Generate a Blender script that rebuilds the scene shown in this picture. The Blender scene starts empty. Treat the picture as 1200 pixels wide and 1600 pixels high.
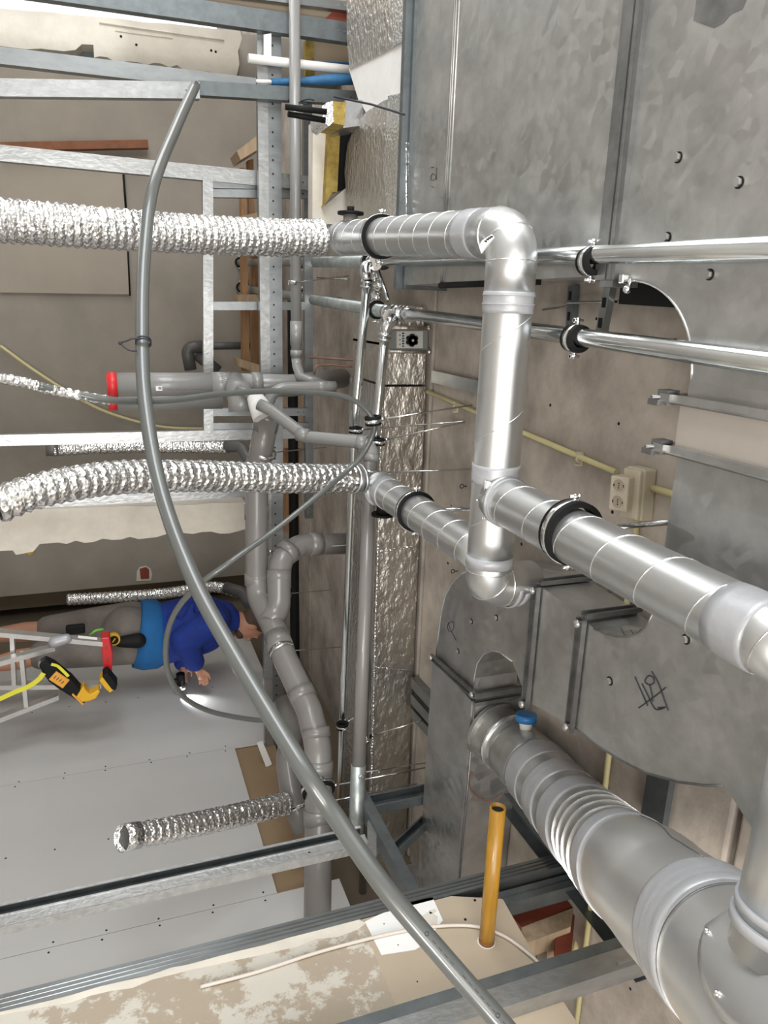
import bpy, bmesh, math, random
from mathutils import Vector, Matrix, noise
random.seed(7)
SC = bpy.context.scene
COL = SC.collection
PI = math.pi

# ---------------------------------------------------------------- camera
F = 1155.0
CAMZ = 1.7
CU = Vector((3200, 210, -F)).normalized()
CD = Vector((-443, 333, -F)); CD = (CD - CU * CD.dot(CU)).normalized()
CR = CD.cross(CU)
M3 = Matrix((CR, CD, CU))            # camera -> world (rows are the world axes seen by the camera)
cam_d = bpy.data.cameras.new('camera')
cam = bpy.data.objects.new('camera', cam_d)
COL.objects.link(cam)
cam_d.sensor_fit = 'VERTICAL'; cam_d.sensor_height = 36.0; cam_d.sensor_width = 27.0
cam_d.lens = F * 36.0 / 1600.0
cam_d.clip_start = 0.02; cam_d.clip_end = 200
cam.matrix_world = Matrix.Translation((0, 0, CAMZ)) @ M3.to_4x4()
SC.camera = cam

def at(px, py, X=None, Y=None, z=None, d=None):
    """a point of the place, from where it shows and one known coordinate"""
    r = M3 @ Vector((px - 600.0, -(py - 800.0), -F))
    if X is not None: t = X / r.x
    elif Y is not None: t = Y / r.y
    elif z is not None: t = (z - CAMZ) / r.z
    else: t = d / F
    return Vector((r.x * t, r.y * t, r.z * t + CAMZ))

# ---------------------------------------------------------------- world, lights, exposure
SC.view_settings.view_transform = 'Standard'
SC.view_settings.look = 'None'
SC.view_settings.gamma = 1.0
SC.view_settings.use_curve_mapping = False
SC.view_settings.exposure = 0.0
W = bpy.data.worlds.new('world'); SC.world = W
W.use_nodes = True
bg = W.node_tree.nodes['Background']
bg.inputs[0].default_value = (0.93, 0.96, 1.0, 1)
bg.inputs[1].default_value = 1.6

def area(name, loc, target, sx, sy, power, color=(1, 1, 1)):
    l = bpy.data.lights.new(name, 'AREA'); l.shape = 'RECTANGLE'; l.size = sx; l.size_y = sy
    l.energy = power; l.color = color
    o = bpy.data.objects.new(name, l); COL.objects.link(o)
    o.location = loc
    o.rotation_euler = (Vector(target) - Vector(loc)).to_track_quat('-Z', 'Y').to_euler()
    return o
area('window_daylight', (-3.35, 1.1, 1.75), (1.2, 2.2, 2.4), 2.8, 1.7, 145, (0.94, 0.975, 1.0))
area('back_fill_light', (0.6, -2.7, 1.5), (0.9, 2.0, 2.4), 3.4, 1.9, 165, (1.0, 0.97, 0.93))  # soft fill added behind the viewer, its window unseen
area('work_light', (0.9, -0.9, 0.75), (1.2, 1.2, 3.0), 0.6, 0.4, 34, (1.0, 0.96, 0.91))
area('side_room_daylight', (-3.3, 4.6, 1.7), (0.6, 4.9, 1.8), 1.5, 1.6, 32, (1.0, 0.98, 0.94))

# ---------------------------------------------------------------- materials
MATS = {}
def mk(name, col, metal=0.0, rough=0.5, bump=0.0, bscale=30.0, var=0.0, vscale=6.0, col2=None,
       spangle=0.0, sscale=40.0, detail=6.0, stretch=None, coat=0.0, spec=None, kind='noise', bdist=0.01, bdetail=4):
    m = bpy.data.materials.new(name); m.use_nodes = True
    nt = m.node_tree; N = nt.nodes; L = nt.links
    p = N['Principled BSDF']
    p.inputs['Base Color'].default_value = (*col, 1)
    p.inputs['Metallic'].default_value = metal
    p.inputs['Roughness'].default_value = rough
    if coat: p.inputs['Coat Weight'].default_value = coat
    if spec is not None: p.inputs['Specular IOR Level'].default_value = spec
    tc = N.new('ShaderNodeTexCoord')
    vec = tc.outputs['Object']
    if stretch:
        mp = N.new('ShaderNodeMapping'); mp.inputs['Scale'].default_value = stretch
        L.new(vec, mp.inputs[0]); vec = mp.outputs[0]
    if var or col2:
        n = N.new('ShaderNodeTexNoise'); n.inputs['Scale'].default_value = vscale; n.inputs['Detail'].default_value = detail
        n.inputs['Roughness'].default_value = 0.62
        L.new(vec, n.inputs['Vector'])
        cr = N.new('ShaderNodeValToRGB')
        c2 = col2 or tuple(max(0, c * (1 - var)) for c in col)
        cr.color_ramp.elements[0].position = 0.34; cr.color_ramp.elements[0].color = (*c2, 1)
        cr.color_ramp.elements[1].position = 0.66; cr.color_ramp.elements[1].color = (*col, 1)
        L.new(n.outputs['Fac'], cr.inputs[0])
        last = cr.outputs[0]
    else:
        last = None
    if spangle:
        v = N.new('ShaderNodeTexVoronoi'); v.inputs['Scale'].default_value = sscale
        v2 = N.new('ShaderNodeTexNoise'); v2.inputs['Scale'].default_value = sscale * 0.25
        L.new(vec, v2.inputs['Vector'])
        mixv = N.new('ShaderNodeVectorMath'); mixv.operation = 'ADD'
        L.new(vec, mixv.inputs[0]); 
        sc_ = N.new('ShaderNodeVectorMath'); sc_.operation = 'SCALE'; sc_.inputs['Scale'].default_value = 0.03
        L.new(v2.outputs['Color'], sc_.inputs[0]); L.new(sc_.outputs[0], mixv.inputs[1])
        L.new(mixv.outputs[0], v.inputs['Vector'])
        sep = N.new('ShaderNodeSeparateColor'); L.new(v.outputs['Color'], sep.inputs[0])
        mr = N.new('ShaderNodeMapRange'); mr.inputs['To Min'].default_value = 1 - spangle; mr.inputs['To Max'].default_value = 1.0
        L.new(sep.outputs[0], mr.inputs['Value'])
        mx = N.new('ShaderNodeMix'); mx.data_type = 'RGBA'; mx.blend_type = 'MULTIPLY'; mx.inputs['Factor'].default_value = 1.0
        if last: L.new(last, mx.inputs['A'])
        else: mx.inputs['A'].default_value = (*col, 1)
        L.new(mr.outputs[0], mx.inputs['B'])
        last = mx.outputs['Result']
        mr2 = N.new('ShaderNodeMapRange'); mr2.inputs['To Min'].default_value = rough - 0.08; mr2.inputs['To Max'].default_value = rough + 0.1
        L.new(sep.outputs[1], mr2.inputs['Value']); L.new(mr2.outputs[0], p.inputs['Roughness'])
    if last: L.new(last, p.inputs['Base Color'])
    if bump:
        b = N.new('ShaderNodeBump'); b.inputs['Strength'].default_value = bump; b.inputs['Distance'].default_value = bdist
        if kind == 'voronoi':
            t = N.new('ShaderNodeTexVoronoi'); t.feature = 'F1'; t.inputs['Scale'].default_value = bscale
            L.new(vec, t.inputs['Vector']); L.new(t.outputs['Distance'], b.inputs['Height'])
        else:
            t = N.new('ShaderNodeTexNoise'); t.inputs['Scale'].default_value = bscale; t.inputs['Detail'].default_value = bdetail
            L.new(vec, t.inputs['Vector']); L.new(t.outputs['Fac'], b.inputs['Height'])
        L.new(b.outputs[0], p.inputs['Normal'])
    MATS[name] = m
    return m

mk('zinc_bright', (0.78, 0.79, 0.785), 0.9, 0.37, 0.03, 8, 0.08, 7)
mk('duct_sheet', (0.56, 0.558, 0.54), 0.86, 0.38, 0.05, 4, 0.26, 7.0, spangle=0.08, sscale=34)
mk('duct_sheet_dark', (0.50, 0.495, 0.48), 0.85, 0.40, 0.05, 4, 0.28, 5.0, spangle=0.07, sscale=34)
mk('duct_connector', (0.55, 0.50, 0.45), 0.55, 0.5, 0.05, 6, 0.12, 5.0)
mk('flange', (0.27, 0.27, 0.265), 0.8, 0.42, 0.1, 30, 0.35, 14)
mk('spiral_metal', (0.66, 0.67, 0.67), 0.93, 0.35, 0.03, 8, 0.10, 7)
mk('spiral_seam', (0.78, 0.79, 0.79), 0.95, 0.25)
mk('tape', (0.40, 0.405, 0.42), 0.15, 0.36, 0.25, 25, 0.10, 18)
mk('steel_pipe', (0.70, 0.73, 0.735), 1.0, 0.17, 0.02, 20, 0.12, 10)
mk('dull_pipe', (0.46, 0.50, 0.49), 0.8, 0.40, 0.1, 30, 0.3, 22)
mk('fitting', (0.78, 0.79, 0.79), 1.0, 0.15)
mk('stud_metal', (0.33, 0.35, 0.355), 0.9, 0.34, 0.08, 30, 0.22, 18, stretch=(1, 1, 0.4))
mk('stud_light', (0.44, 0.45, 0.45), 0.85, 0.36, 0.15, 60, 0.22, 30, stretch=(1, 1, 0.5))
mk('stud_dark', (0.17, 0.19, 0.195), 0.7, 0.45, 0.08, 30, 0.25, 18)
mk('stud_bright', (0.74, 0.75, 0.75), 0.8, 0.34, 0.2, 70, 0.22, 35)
mk('foil_flex', (0.88, 0.88, 0.87), 0.97, 0.24, 1.0, 80, 0.10, 60, kind='voronoi', bdist=0.0045)
mk('foil_wrap', (0.66, 0.63, 0.59), 0.93, 0.27, 1.0, 34, 0.14, 9, bdist=0.022, bdetail=6, stretch=(1, 1.4, 1))
mk('foil_smooth', (0.60, 0.56, 0.50), 0.88, 0.30, 1.0, 20, 0.12, 9, bdist=0.014, bdetail=8, stretch=(0.8, 1, 1.3))
mk('foil_grey', (0.45, 0.455, 0.46), 0.8, 0.34, 0.45, 22, 0.15, 9)
mk('pvc', (0.185, 0.175, 0.165), 0.0, 0.33, 0.0, var=0.07, vscale=5, coat=0.25)
mk('pvc_light', (0.25, 0.247, 0.238), 0.0, 0.32, 0.0, var=0.07, vscale=5, coat=0.25)
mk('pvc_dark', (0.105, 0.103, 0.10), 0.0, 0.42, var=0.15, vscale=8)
mk('conduit_grey', (0.095, 0.10, 0.095), 0.0, 0.30, var=0.10, vscale=8, coat=0.3)
mk('cable_grey', (0.16, 0.16, 0.155), 0.0, 0.38, var=0.1, vscale=20)
mk('rubber', (0.008, 0.008, 0.008), 0.0, 0.6, spec=0.15)
mk('black', (0.009, 0.009, 0.010), 0.0, 0.6, spec=0.2)
mk('concrete', (0.55, 0.49, 0.425), 0.0, 0.9, 0.4, 16, col2=(0.29, 0.25, 0.215), vscale=3.6, detail=12)
mk('concrete_board', (0.45, 0.40, 0.35), 0.0, 0.9, 0.3, 10, col2=(0.31, 0.27, 0.235), vscale=5, detail=9, stretch=(0.5, 4, 1))
mk('far_wall', (0.33, 0.295, 0.25), 0.0, 0.92, 0.15, 8, col2=(0.255, 0.23, 0.195), vscale=1.8, detail=8)
mk('brown_wall', (0.16, 0.125, 0.085), 0.0, 0.92, 0.1, 8, 0.2, 2.0)
mk('plasterboard_beige', (0.36, 0.32, 0.265), 0.0, 0.85, 0.05, 8, 0.10, 2)
mk('drywall', (0.56, 0.55, 0.535), 0.0, 0.75, 0.03, 30, 0.05, 1.5)
mk('drywall_brown', (0.32, 0.225, 0.13), 0.0, 0.8, 0.03, 30, 0.10, 3)
mk('board_tan', (0.43, 0.355, 0.262), 0.0, 0.75, 0.03, 30, 0.07, 3)
mk('cream_plaster', (0.74, 0.69, 0.60), 0.0, 0.85, 0.5, 12, 0.18, 6, detail=8)
mk('floor_concrete', (0.48, 0.455, 0.42), 0.0, 0.8, 0.1, 10, 0.25, 1.6)
mk('white_fill', (0.80, 0.79, 0.77), 0.0, 0.8, 0.2, 30, 0.06, 10)
mk('wood', (0.42, 0.24, 0.11), 0.0, 0.7, 0.1, 30, col2=(0.27, 0.14, 0.06), vscale=5, stretch=(1, 8, 8))
mk('wood_pale', (0.50, 0.37, 0.24), 0.0, 0.75, 0.1, 30, 0.25, 6, stretch=(1, 8, 8))
mk('red_paint', (0.30, 0.065, 0.035), 0.0, 0.55, 0.1, 20, 0.35, 9)
mk('rust', (0.24, 0.095, 0.045), 0.0, 0.8, 0.2, 20, 0.35, 9)
mk('copper', (0.25, 0.14, 0.10), 0.4, 0.55, 0.2, 40, 0.3, 30)
mk('ochre_pipe', (0.40, 0.20, 0.016), 0.0, 0.38, 0.05, 20, col2=(0.19, 0.10, 0.010), vscale=5, stretch=(0.6, 5, 5), coat=0.2)
mk('conduit_yellow', (0.66, 0.59, 0.31), 0.0, 0.45, var=0.08, vscale=12)
mk('socket_cream', (0.62, 0.55, 0.42), 0.0, 0.42, var=0.04, vscale=12)
mk('white_plastic', (0.80, 0.79, 0.75), 0.0, 0.4)
mk('white_cable', (0.60, 0.54, 0.48), 0.0, 0.5)
mk('blue_plastic', (0.02, 0.16, 0.42), 0.0, 0.38)
mk('blue_wrap', (0.04, 0.17, 0.36), 0.0, 0.6, 0.4, 30, 0.3, 20)
mk('red_plastic', (0.62, 0.03, 0.035), 0.0, 0.35)
mk('wool', (0.42, 0.31, 0.08), 0.0, 0.95, 1.0, 40, col2=(0.25, 0.17, 0.04), vscale=25)
mk('paper', (0.78, 0.78, 0.76), 0.0, 0.7)
mk('damper_label', (0.50, 0.50, 0.47), 0.3, 0.5)
mk('damper_grey', (0.20, 0.21, 0.20), 0.3, 0.5)
mk('ink', (0.02, 0.02, 0.03), 0.0, 0.6)
mk('red_ink', (0.25, 0.05, 0.03), 0.0, 0.6)
mk('skin', (0.50, 0.245, 0.155), 0.0, 0.55, 0.05, 60, 0.1, 12)
mk('hair', (0.07, 0.04, 0.025), 0.0, 0.7, 0.5, 80)
mk('shirt', (0.008, 0.035, 0.27), 0.0, 0.85, 0.6, 9, 0.30, 10)
mk('shirt_hem', (0.012, 0.13, 0.36), 0.0, 0.85, 0.3, 10, 0.15, 10)
mk('shorts', (0.20, 0.175, 0.155), 0.0, 0.9, 0.5, 10, 0.2, 12)
mk('glove', (0.05, 0.055, 0.07), 0.0, 0.8)
mk('boot', (0.03, 0.025, 0.02), 0.0, 0.6)
mk('tool_yellow', (0.75, 0.42, 0.02), 0.0, 0.4)
mk('tool_orange', (0.75, 0.36, 0.05), 0.0, 0.4)
mk('tape_yellow', (0.72, 0.68, 0.05), 0.0, 0.4)
mk('green_trim', (0.25, 0.65, 0.10), 0.0, 0.5)
mk('aluminium', (0.72, 0.71, 0.69), 0.75, 0.35, 0.05, 30, 0.1, 20)

# patchy glue and render left on a board (two tones with crisp flakes)
def patchy():
    m = bpy.data.materials.new('patchy_render'); m.use_nodes = True
    nt = m.node_tree; N = nt.nodes; L = nt.links; p = N['Principled BSDF']
    tc = N.new('ShaderNodeTexCoord')
    n1 = N.new('ShaderNodeTexNoise'); n1.inputs['Scale'].default_value = 4.2; n1.inputs['Detail'].default_value = 12; n1.inputs['Roughness'].default_value = 0.75
    L.new(tc.outputs['Object'], n1.inputs['Vector'])
    r = N.new('ShaderNodeValToRGB'); r.color_ramp.interpolation = 'LINEAR'
    r.color_ramp.elements[0].position = 0.50; r.color_ramp.elements[0].color = (0.38, 0.32, 0.245, 1)
    r.color_ramp.elements[1].position = 0.535; r.color_ramp.elements[1].color = (0.56, 0.53, 0.465, 1)
    L.new(n1.outputs['Fac'], r.inputs[0]); L.new(r.outputs[0], p.inputs['Base Color'])
    p.inputs['Roughness'].default_value = 0.85
    b = N.new('ShaderNodeBump'); b.inputs['Strength'].default_value = 0.5; b.inputs['Distance'].default_value = 0.006
    L.new(n1.outputs['Fac'], b.inputs['Height']); L.new(b.outputs[0], p.inputs['Normal'])
    MATS['patchy_render'] = m
patchy()
# perforated steel: rows of small dark punched holes
def perforated():
    m = MATS['stud_metal'].copy(); m.name = 'perforated_steel'
    nt = m.node_tree; N = nt.nodes; L = nt.links; p = N['Principled BSDF']
    tc = N.new('ShaderNodeTexCoord'); sx = N.new('ShaderNodeSeparateXYZ'); L.new(tc.outputs['Object'], sx.inputs[0])
    def mth(op, a, b=None, c=None):
        n = N.new('ShaderNodeMath'); n.operation = op
        for i, v in enumerate((a, b, c)):
            if v is None: continue
            if isinstance(v, (int, float)): n.inputs[i].default_value = v
            else: L.new(v, n.inputs[i])
        return n.outputs[0]
    dx = mth('MULTIPLY', mth('SUBTRACT', mth('FRACT', mth('DIVIDE', sx.outputs[0], 0.062)), 0.5), 0.062)
    dz = mth('SUBTRACT', sx.outputs[2], 0.030)
    d = mth('SQRT', mth('ADD', mth('MULTIPLY', dx, dx), mth('MULTIPLY', dz, dz)))
    hole = mth('LESS_THAN', d, 0.0052)
    mx = N.new('ShaderNodeMix'); mx.data_type = 'RGBA'
    src = p.inputs['Base Color'].links[0].from_socket
    L.new(hole, mx.inputs['Factor']); L.new(src, mx.inputs['A']); mx.inputs['B'].default_value = (0.01, 0.01, 0.01, 1)
    L.new(mx.outputs['Result'], p.inputs['Base Color'])
    L.new(mth('SUBTRACT', 0.9, mth('MULTIPLY', hole, 0.9)), p.inputs['Metallic'])
    MATS['perforated_steel'] = m
perforated()

# ---------------------------------------------------------------- mesh toolkit
def frame(ax):
    ax = ax.normalized()
    up = Vector((0, 0, 1)) if abs(ax.z) < 0.9 else Vector((0, 1, 0))
    a = ax.cross(up).normalized(); b = a.cross(ax).normalized()
    return a, b

def V(*a): return Vector(a)

class B:
    def __init__(s): s.bm = bmesh.new()
    def tube(s, pts, r, seg=20, caps=True, noise_amp=0.0, squash=None):
        pts = [Vector(p) for p in pts]; n = len(pts)
        rs = r if isinstance(r, (list, tuple)) else [r] * n
        t0 = (pts[1] - pts[0]).normalized(); a, b = frame(t0)
        rings = []
        for i in range(n):
            if i == 0: t = pts[1] - pts[0]
            elif i == n - 1: t = pts[-1] - pts[-2]
            else: t = (pts[i + 1] - pts[i]).normalized() + (pts[i] - pts[i - 1]).normalized()
            if t.length < 1e-9: t = t0
            t = t.normalized()
            a = (a - t * a.dot(t)).normalized(); b = t.cross(a).normalized()
            ring = []
            for k in range(seg):
                th = 2 * PI * k / seg
                rr = rs[i]
                if noise_amp: rr += noise_amp * (random.random() - 0.5) * 2
                q = a * math.cos(th) * rr + b * math.sin(th) * rr
                ring.append(s.bm.verts.new(pts[i] + q))
            rings.append(ring)
        for i in range(n - 1):
            for k in range(seg):
                f = s.bm.faces.new((rings[i][k], rings[i][(k + 1) % seg], rings[i + 1][(k + 1) % seg], rings[i + 1][k]))
                f.smooth = True
        if caps:
            s.bm.faces.new(list(reversed(rings[0]))); s.bm.faces.new(rings[-1])
        return s
    def hollow(s, p0, p1, r, t=0.003, seg=32, depth=None):
        """open-ended pipe: outer wall, rim, inner wall"""
        p0, p1 = Vector(p0), Vector(p1); a, b = frame(p1 - p0)
        L = []
        for p, rr in ((p0, r), (p1, r), (p1, r - t), (p0, r - t)):
            L.append([s.bm.verts.new(p + a * math.cos(2 * PI * k / seg) * rr + b * math.sin(2 * PI * k / seg) * rr) for k in range(seg)])
        for i in range(4):
            A, C = L[i], L[(i + 1) % 4]
            for k in range(seg):
                f = s.bm.faces.new((A[k], A[(k + 1) % seg], C[(k + 1) % seg], C[k])); f.smooth = i in (0, 2)
        return s
    def ring(s, c, ax, ri, ro, w, seg=36, a0=0, a1=2 * PI):
        ax = Vector(ax).normalized(); c = Vector(c)
        return s.hollow(c - ax * w / 2, c + ax * w / 2, ro, ro - ri, seg)
    def box(s, c, size, R=None, bev=0.0):
        c = Vector(c); sx, sy, sz = [v / 2 for v in size]
        vs = []
        for x in (-sx, sx):
            for y in (-sy, sy):
                for z in (-sz, sz):
                    p = Vector((x, y, z))
                    if R: p = R @ p
                    vs.append(s.bm.verts.new(c + p))
        fs = [s.bm.faces.new([vs[i] for i in q]) for q in ((0, 1, 3, 2), (4, 6, 7, 5), (0, 4, 5, 1), (2, 3, 7, 6), (0, 2, 6, 4), (1, 5, 7, 3))]
        if bev:
            es = list({e for f in fs for e in f.edges})
            bmesh.ops.bevel(s.bm, geom=es, offset=bev, segments=2, affect='EDGES', profile=0.5)
        return s
    def ext(s, poly, off):
        """closed polygon of 3-D points extruded by the vector off"""
        off = Vector(off); A = [s.bm.verts.new(Vector(p)) for p in poly]; C = [s.bm.verts.new(Vector(p) + off) for p in poly]
        n = len(A)
        s.bm.faces.new(list(reversed(A))); s.bm.faces.new(C)
        for k in range(n):
            s.bm.faces.new((A[k], A[(k + 1) % n], C[(k + 1) % n], C[k]))
        return s
    def prism(s, xy, z0, z1): return s.ext([(x, y, z0) for x, y in xy], (0, 0, z1 - z0))
    def chan(s, p0, p1, wd, fd, w, l, t=0.0025, lip=0.0, ribs=0):
        """U/C profile from p0 to p1: web of width w along wd, flanges of length l along fd"""
        p0, p1, wd, fd = Vector(p0), Vector(p1), Vector(wd).normalized(), Vector(fd).normalized()
        h = w / 2
        if lip: pr = [(-h, 0), (h, 0), (h, l), (h - lip, l), (h - lip, l - t), (h - t, l - t), (h - t, t), (-h + t, t), (-h + t, l - t), (-h + lip, l - t), (-h + lip, l), (-h, l)]
        else: pr = [(-h, 0), (h, 0), (h, l), (h - t, l), (h - t, t), (-h + t, t), (-h + t, l), (-h, l)]
        s.ext([p0 + wd * a + fd * b for a, b in pr], p1 - p0)
        for k in range(ribs):
            q = -h + w * (k + 1) / (ribs + 1)
            s.tube([p0 + wd * q, p1 + wd * q], 0.0022, 6)
        return s
    def helix(s, p0, p1, R, pitch, r=0.002, seg=28, ph=0.0):
        p0, p1 = Vector(p0), Vector(p1); ax = p1 - p0; Ln = ax.length; a, b = frame(ax); n = max(3, int(Ln / abs(pitch) * seg))
        pts = []
        for i in range(n + 1):
            t = i / n; th = 2 * PI * Ln / pitch * t + ph
            pts.append(p0 + ax * t + (a * math.cos(th) + b * math.sin(th)) * R)
        return s.tube(pts, r, 6)
    def sph(s, c, r, sc=(1, 1, 1), seg=20, R=None):
        c = Vector(c); rings = []
        top = s.bm.verts.new(c + (R @ V(0, 0, r * sc[2]) if R else V(0, 0, r * sc[2])))
        bot = s.bm.verts.new(c - (R @ V(0, 0, r * sc[2]) if R else V(0, 0, r * sc[2])))
        nr = seg // 2
        for i in range(1, nr):
            ph = PI * i / nr; ring = []
            for k in range(seg):
                th = 2 * PI * k / seg
                p = V(math.sin(ph) * math.cos(th) * r * sc[0], math.sin(ph) * math.sin(th) * r * sc[1], math.cos(ph) * r * sc[2])
                if R: p = R @ p
                ring.append(s.bm.verts.new(c + p))
            rings.append(ring)
        for k in range(seg):
            s.bm.faces.new((top, rings[0][k], rings[0][(k + 1) % seg])).smooth = True
            s.bm.faces.new((bot, rings[-1][(k + 1) % seg], rings[-1][k])).smooth = True
            for i in range(nr - 2):
                s.bm.faces.new((rings[i][k], rings[i + 1][k], rings[i + 1][(k + 1) % seg], rings[i][(k + 1) % seg])).smooth = True
        return s
    def cap(s, p0, p1, r0, r1, seg=16):
        """tapered capsule"""
        p0, p1 = Vector(p0), Vector(p1)
        s.tube([p0, p1], [r0, r1], seg); s.sph(p0, r0, seg=seg); s.sph(p1, r1, seg=seg); return s

def org(o):
    v = Vector((0, 0, 0))
    while o: v = v + o.location; o = o.parent
    return v

def thing(name, label, cat, loc=(0, 0, 0), group=None):
    o = bpy.data.objects.new(name, None); COL.objects.link(o); o.empty_display_size = 0.05
    o.location = loc; o['label'] = label; o['category'] = cat
    if group: o['group'] = group
    return o

def obj(name, b, mat, parent=None, label=None):
    bm = b.bm
    bmesh.ops.recalc_face_normals(bm, faces=bm.faces)
    if parent: base = org(parent); loc = Vector((0, 0, 0))
    else:
        lo = Vector([min(v.co[i] for v in bm.verts) for i in range(3)]); hi = Vector([max(v.co[i] for v in bm.verts) for i in range(3)])
        loc = Vector(((lo.x + hi.x) / 2, (lo.y + hi.y) / 2, lo.z)); base = loc
    bmesh.ops.translate(bm, verts=bm.verts, vec=-base)
    me = bpy.data.meshes.new(name); bm.to_mesh(me); bm.free()
    me.materials.append(MATS[mat])
    o = bpy.data.objects.new(name, me); COL.objects.link(o); o.location = loc
    if parent: o.parent = parent
    if label: o['label'] = label
    return o

def tag(o, label, cat, group=None):
    o['label'] = label; o['category'] = cat
    if group: o['group'] = group
    return o
def struct(name, b, mat, parent=None):
    o = obj(name, b, mat, parent)
    if not parent: o['kind'] = 'structure'
    return o

def lerp(a, b, t): return Vector(a) + (Vector(b) - Vector(a)) * t
def fillet(pts, rad, n=8):
    pts = [Vector(p) for p in pts]; out = [pts[0]]
    for i in range(1, len(pts) - 1):
        p, a, c = pts[i], pts[i - 1], pts[i + 1]
        u = (a - p).normalized(); v = (c - p).normalized()
        r = rad[i - 1] if isinstance(rad, (list, tuple)) else rad
        ang = u.angle(v)
        t = min(r / math.tan(ang / 2), (a - p).length * 0.49, (c - p).length * 0.49) if ang < PI - 0.01 else 0
        if t < 1e-4: out.append(p); continue
        p0 = p + u * t; p2 = p + v * t
        for k in range(n + 1):
            s_ = k / n
            # circular-ish blend
            q = p0 * (1 - s_) ** 2 + p * 2 * s_ * (1 - s_) * 0.94 + p2 * s_ ** 2
            w = (1 - s_) ** 2 + 2 * s_ * (1 - s_) * 0.94 + s_ ** 2
            out.append(q / w)
    out.append(pts[-1]); return out
def crom(pts, n=8):
    pts = [Vector(p) for p in pts]; P = [pts[0] * 2 - pts[1]] + pts + [pts[-1] * 2 - pts[-2]]; out = []
    for i in range(1, len(P) - 2):
        for k in range(n):
            t = k / n; a, b, c, d = P[i - 1:i + 3]
            out.append(0.5 * ((2 * b) + (c - a) * t + (2 * a - 5 * b + 4 * c - d) * t * t + (3 * b - a - 3 * c + d) * t ** 3))
    out.append(pts[-1]); return out

def clamp(c, ax, r, label, rod_to=None, w=0.024, rubber=True, group='pipe clamps', side=None, name='pipe_clamp', cat='clamp', rod_r=0.0032):
    c = Vector(c); ax = Vector(ax).normalized()
    t = thing(name, label, cat, c, group)
    if rubber:
        obj('rubber_lining', B().ring(c, ax, r * 0.99, r + 0.0115, w * 1.3), 'rubber', t)
        ro = r + 0.0135; obj('band', B().ring(c, ax, r + 0.009, ro, w * 0.5), 'fitting', t)
    else:
        ro = r + 0.003; obj('band', B().ring(c, ax, r * 0.995, ro, w * 0.7), 'fitting', t)
    sd = Vector(side) if side else (frame(ax)[0])
    sd = (sd - ax * sd.dot(ax)).normalized(); up = ax.cross(sd).normalized()
    for s in (-1, 1):
        e = c + sd * (ro + 0.008) * s
        b = B(); b.box(e, (0.004, 0.004, 0.004)); b.tube([e - up * 0.012, e + up * 0.014], 0.0035, 8); b.tube([e - up * 0.008, e - up * 0.012], 0.0065, 6)
        b.tube([e - sd * s * 0.010, e + sd * s * 0.006], 0.006, 8)
        obj('screw', b, 'fitting', t)
    if rod_to is not None:
        q = Vector(rod_to); dr = (q - c).normalized()
        b = B(); b.tube([c + dr * ro * 0.98, q], rod_r, 8)
        obj('threaded_rod', b, 'steel_pipe', t)
        b = B(); b.tube([c + dr * ro, c + dr * (ro + 0.012)], rod_r * 2.2, 6); obj('nut', b, 'fitting', t)
    return t

def pxpoly0(pts, Y): return [at(px, py, Y=Y) for px, py in pts]
# ================================================================ THE SETTING
CEIL = 3.0
b = B(); b.box((0.5, 3.0, -0.05), (8.4, 12.0, 0.1)); struct('floor', b, 'floor_concrete')
# ceiling: concrete slabs with open joints
joints = [-1.0, 1.08, 2.93, 4.95]
ys = [-3.0] + joints + [9.0]
c0 = B()
for i in range(len(ys) - 1):
    y0 = ys[i] + 0.012; y1 = ys[i + 1] - 0.012
    c0.box((0.5, (y0 + y1) / 2, CEIL + 0.1), (8.4, y1 - y0, 0.2), bev=0.008)
c0.box((0.5, 3.0, CEIL + 0.26), (8.4, 12.0, 0.06))
ceiling = struct('ceiling', c0, 'concrete')
hb = B()
for (px, py) in ((860, 633), (967, 662), (1055, 533), (932, 498), (700, 880), (957, 800), (705, 790), (815, 850), (690, 620), (1100, 1560), (985, 1545), (1180, 1500)):
    q = at(px, py, z=CEIL); hb.tube([q - V(0, 0, 0.001), q + V(0, 0, 0.03)], random.uniform(0.004, 0.008), 9)
obj('anchor_hole', hb, 'black', ceiling)['kind'] = 'stuff'

# far wall with doorless opening on its right and daylight on its left
b = B(); b.box(((-1.75 + 2.43) / 2, 6.6, 1.5), (4.18, 0.2, 3.0)); struct('wall_far', b, 'far_wall')
b = B(); b.box((3.3, 8.0, 1.5), (3.0, 0.2, 3.0)); struct('wall_deep', b, 'brown_wall')
b = B(); b.box((2.53, 7.4, 1.5), (0.2, 1.4, 3.0)); struct('wall_side', b, 'brown_wall')
# right wall: bare wall above and beyond the boards
b = B(); b.box((2.82, 4.3, 1.5), (0.2, 9.6, 3.0)); struct('wall_right', b, 'brown_wall')

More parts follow.
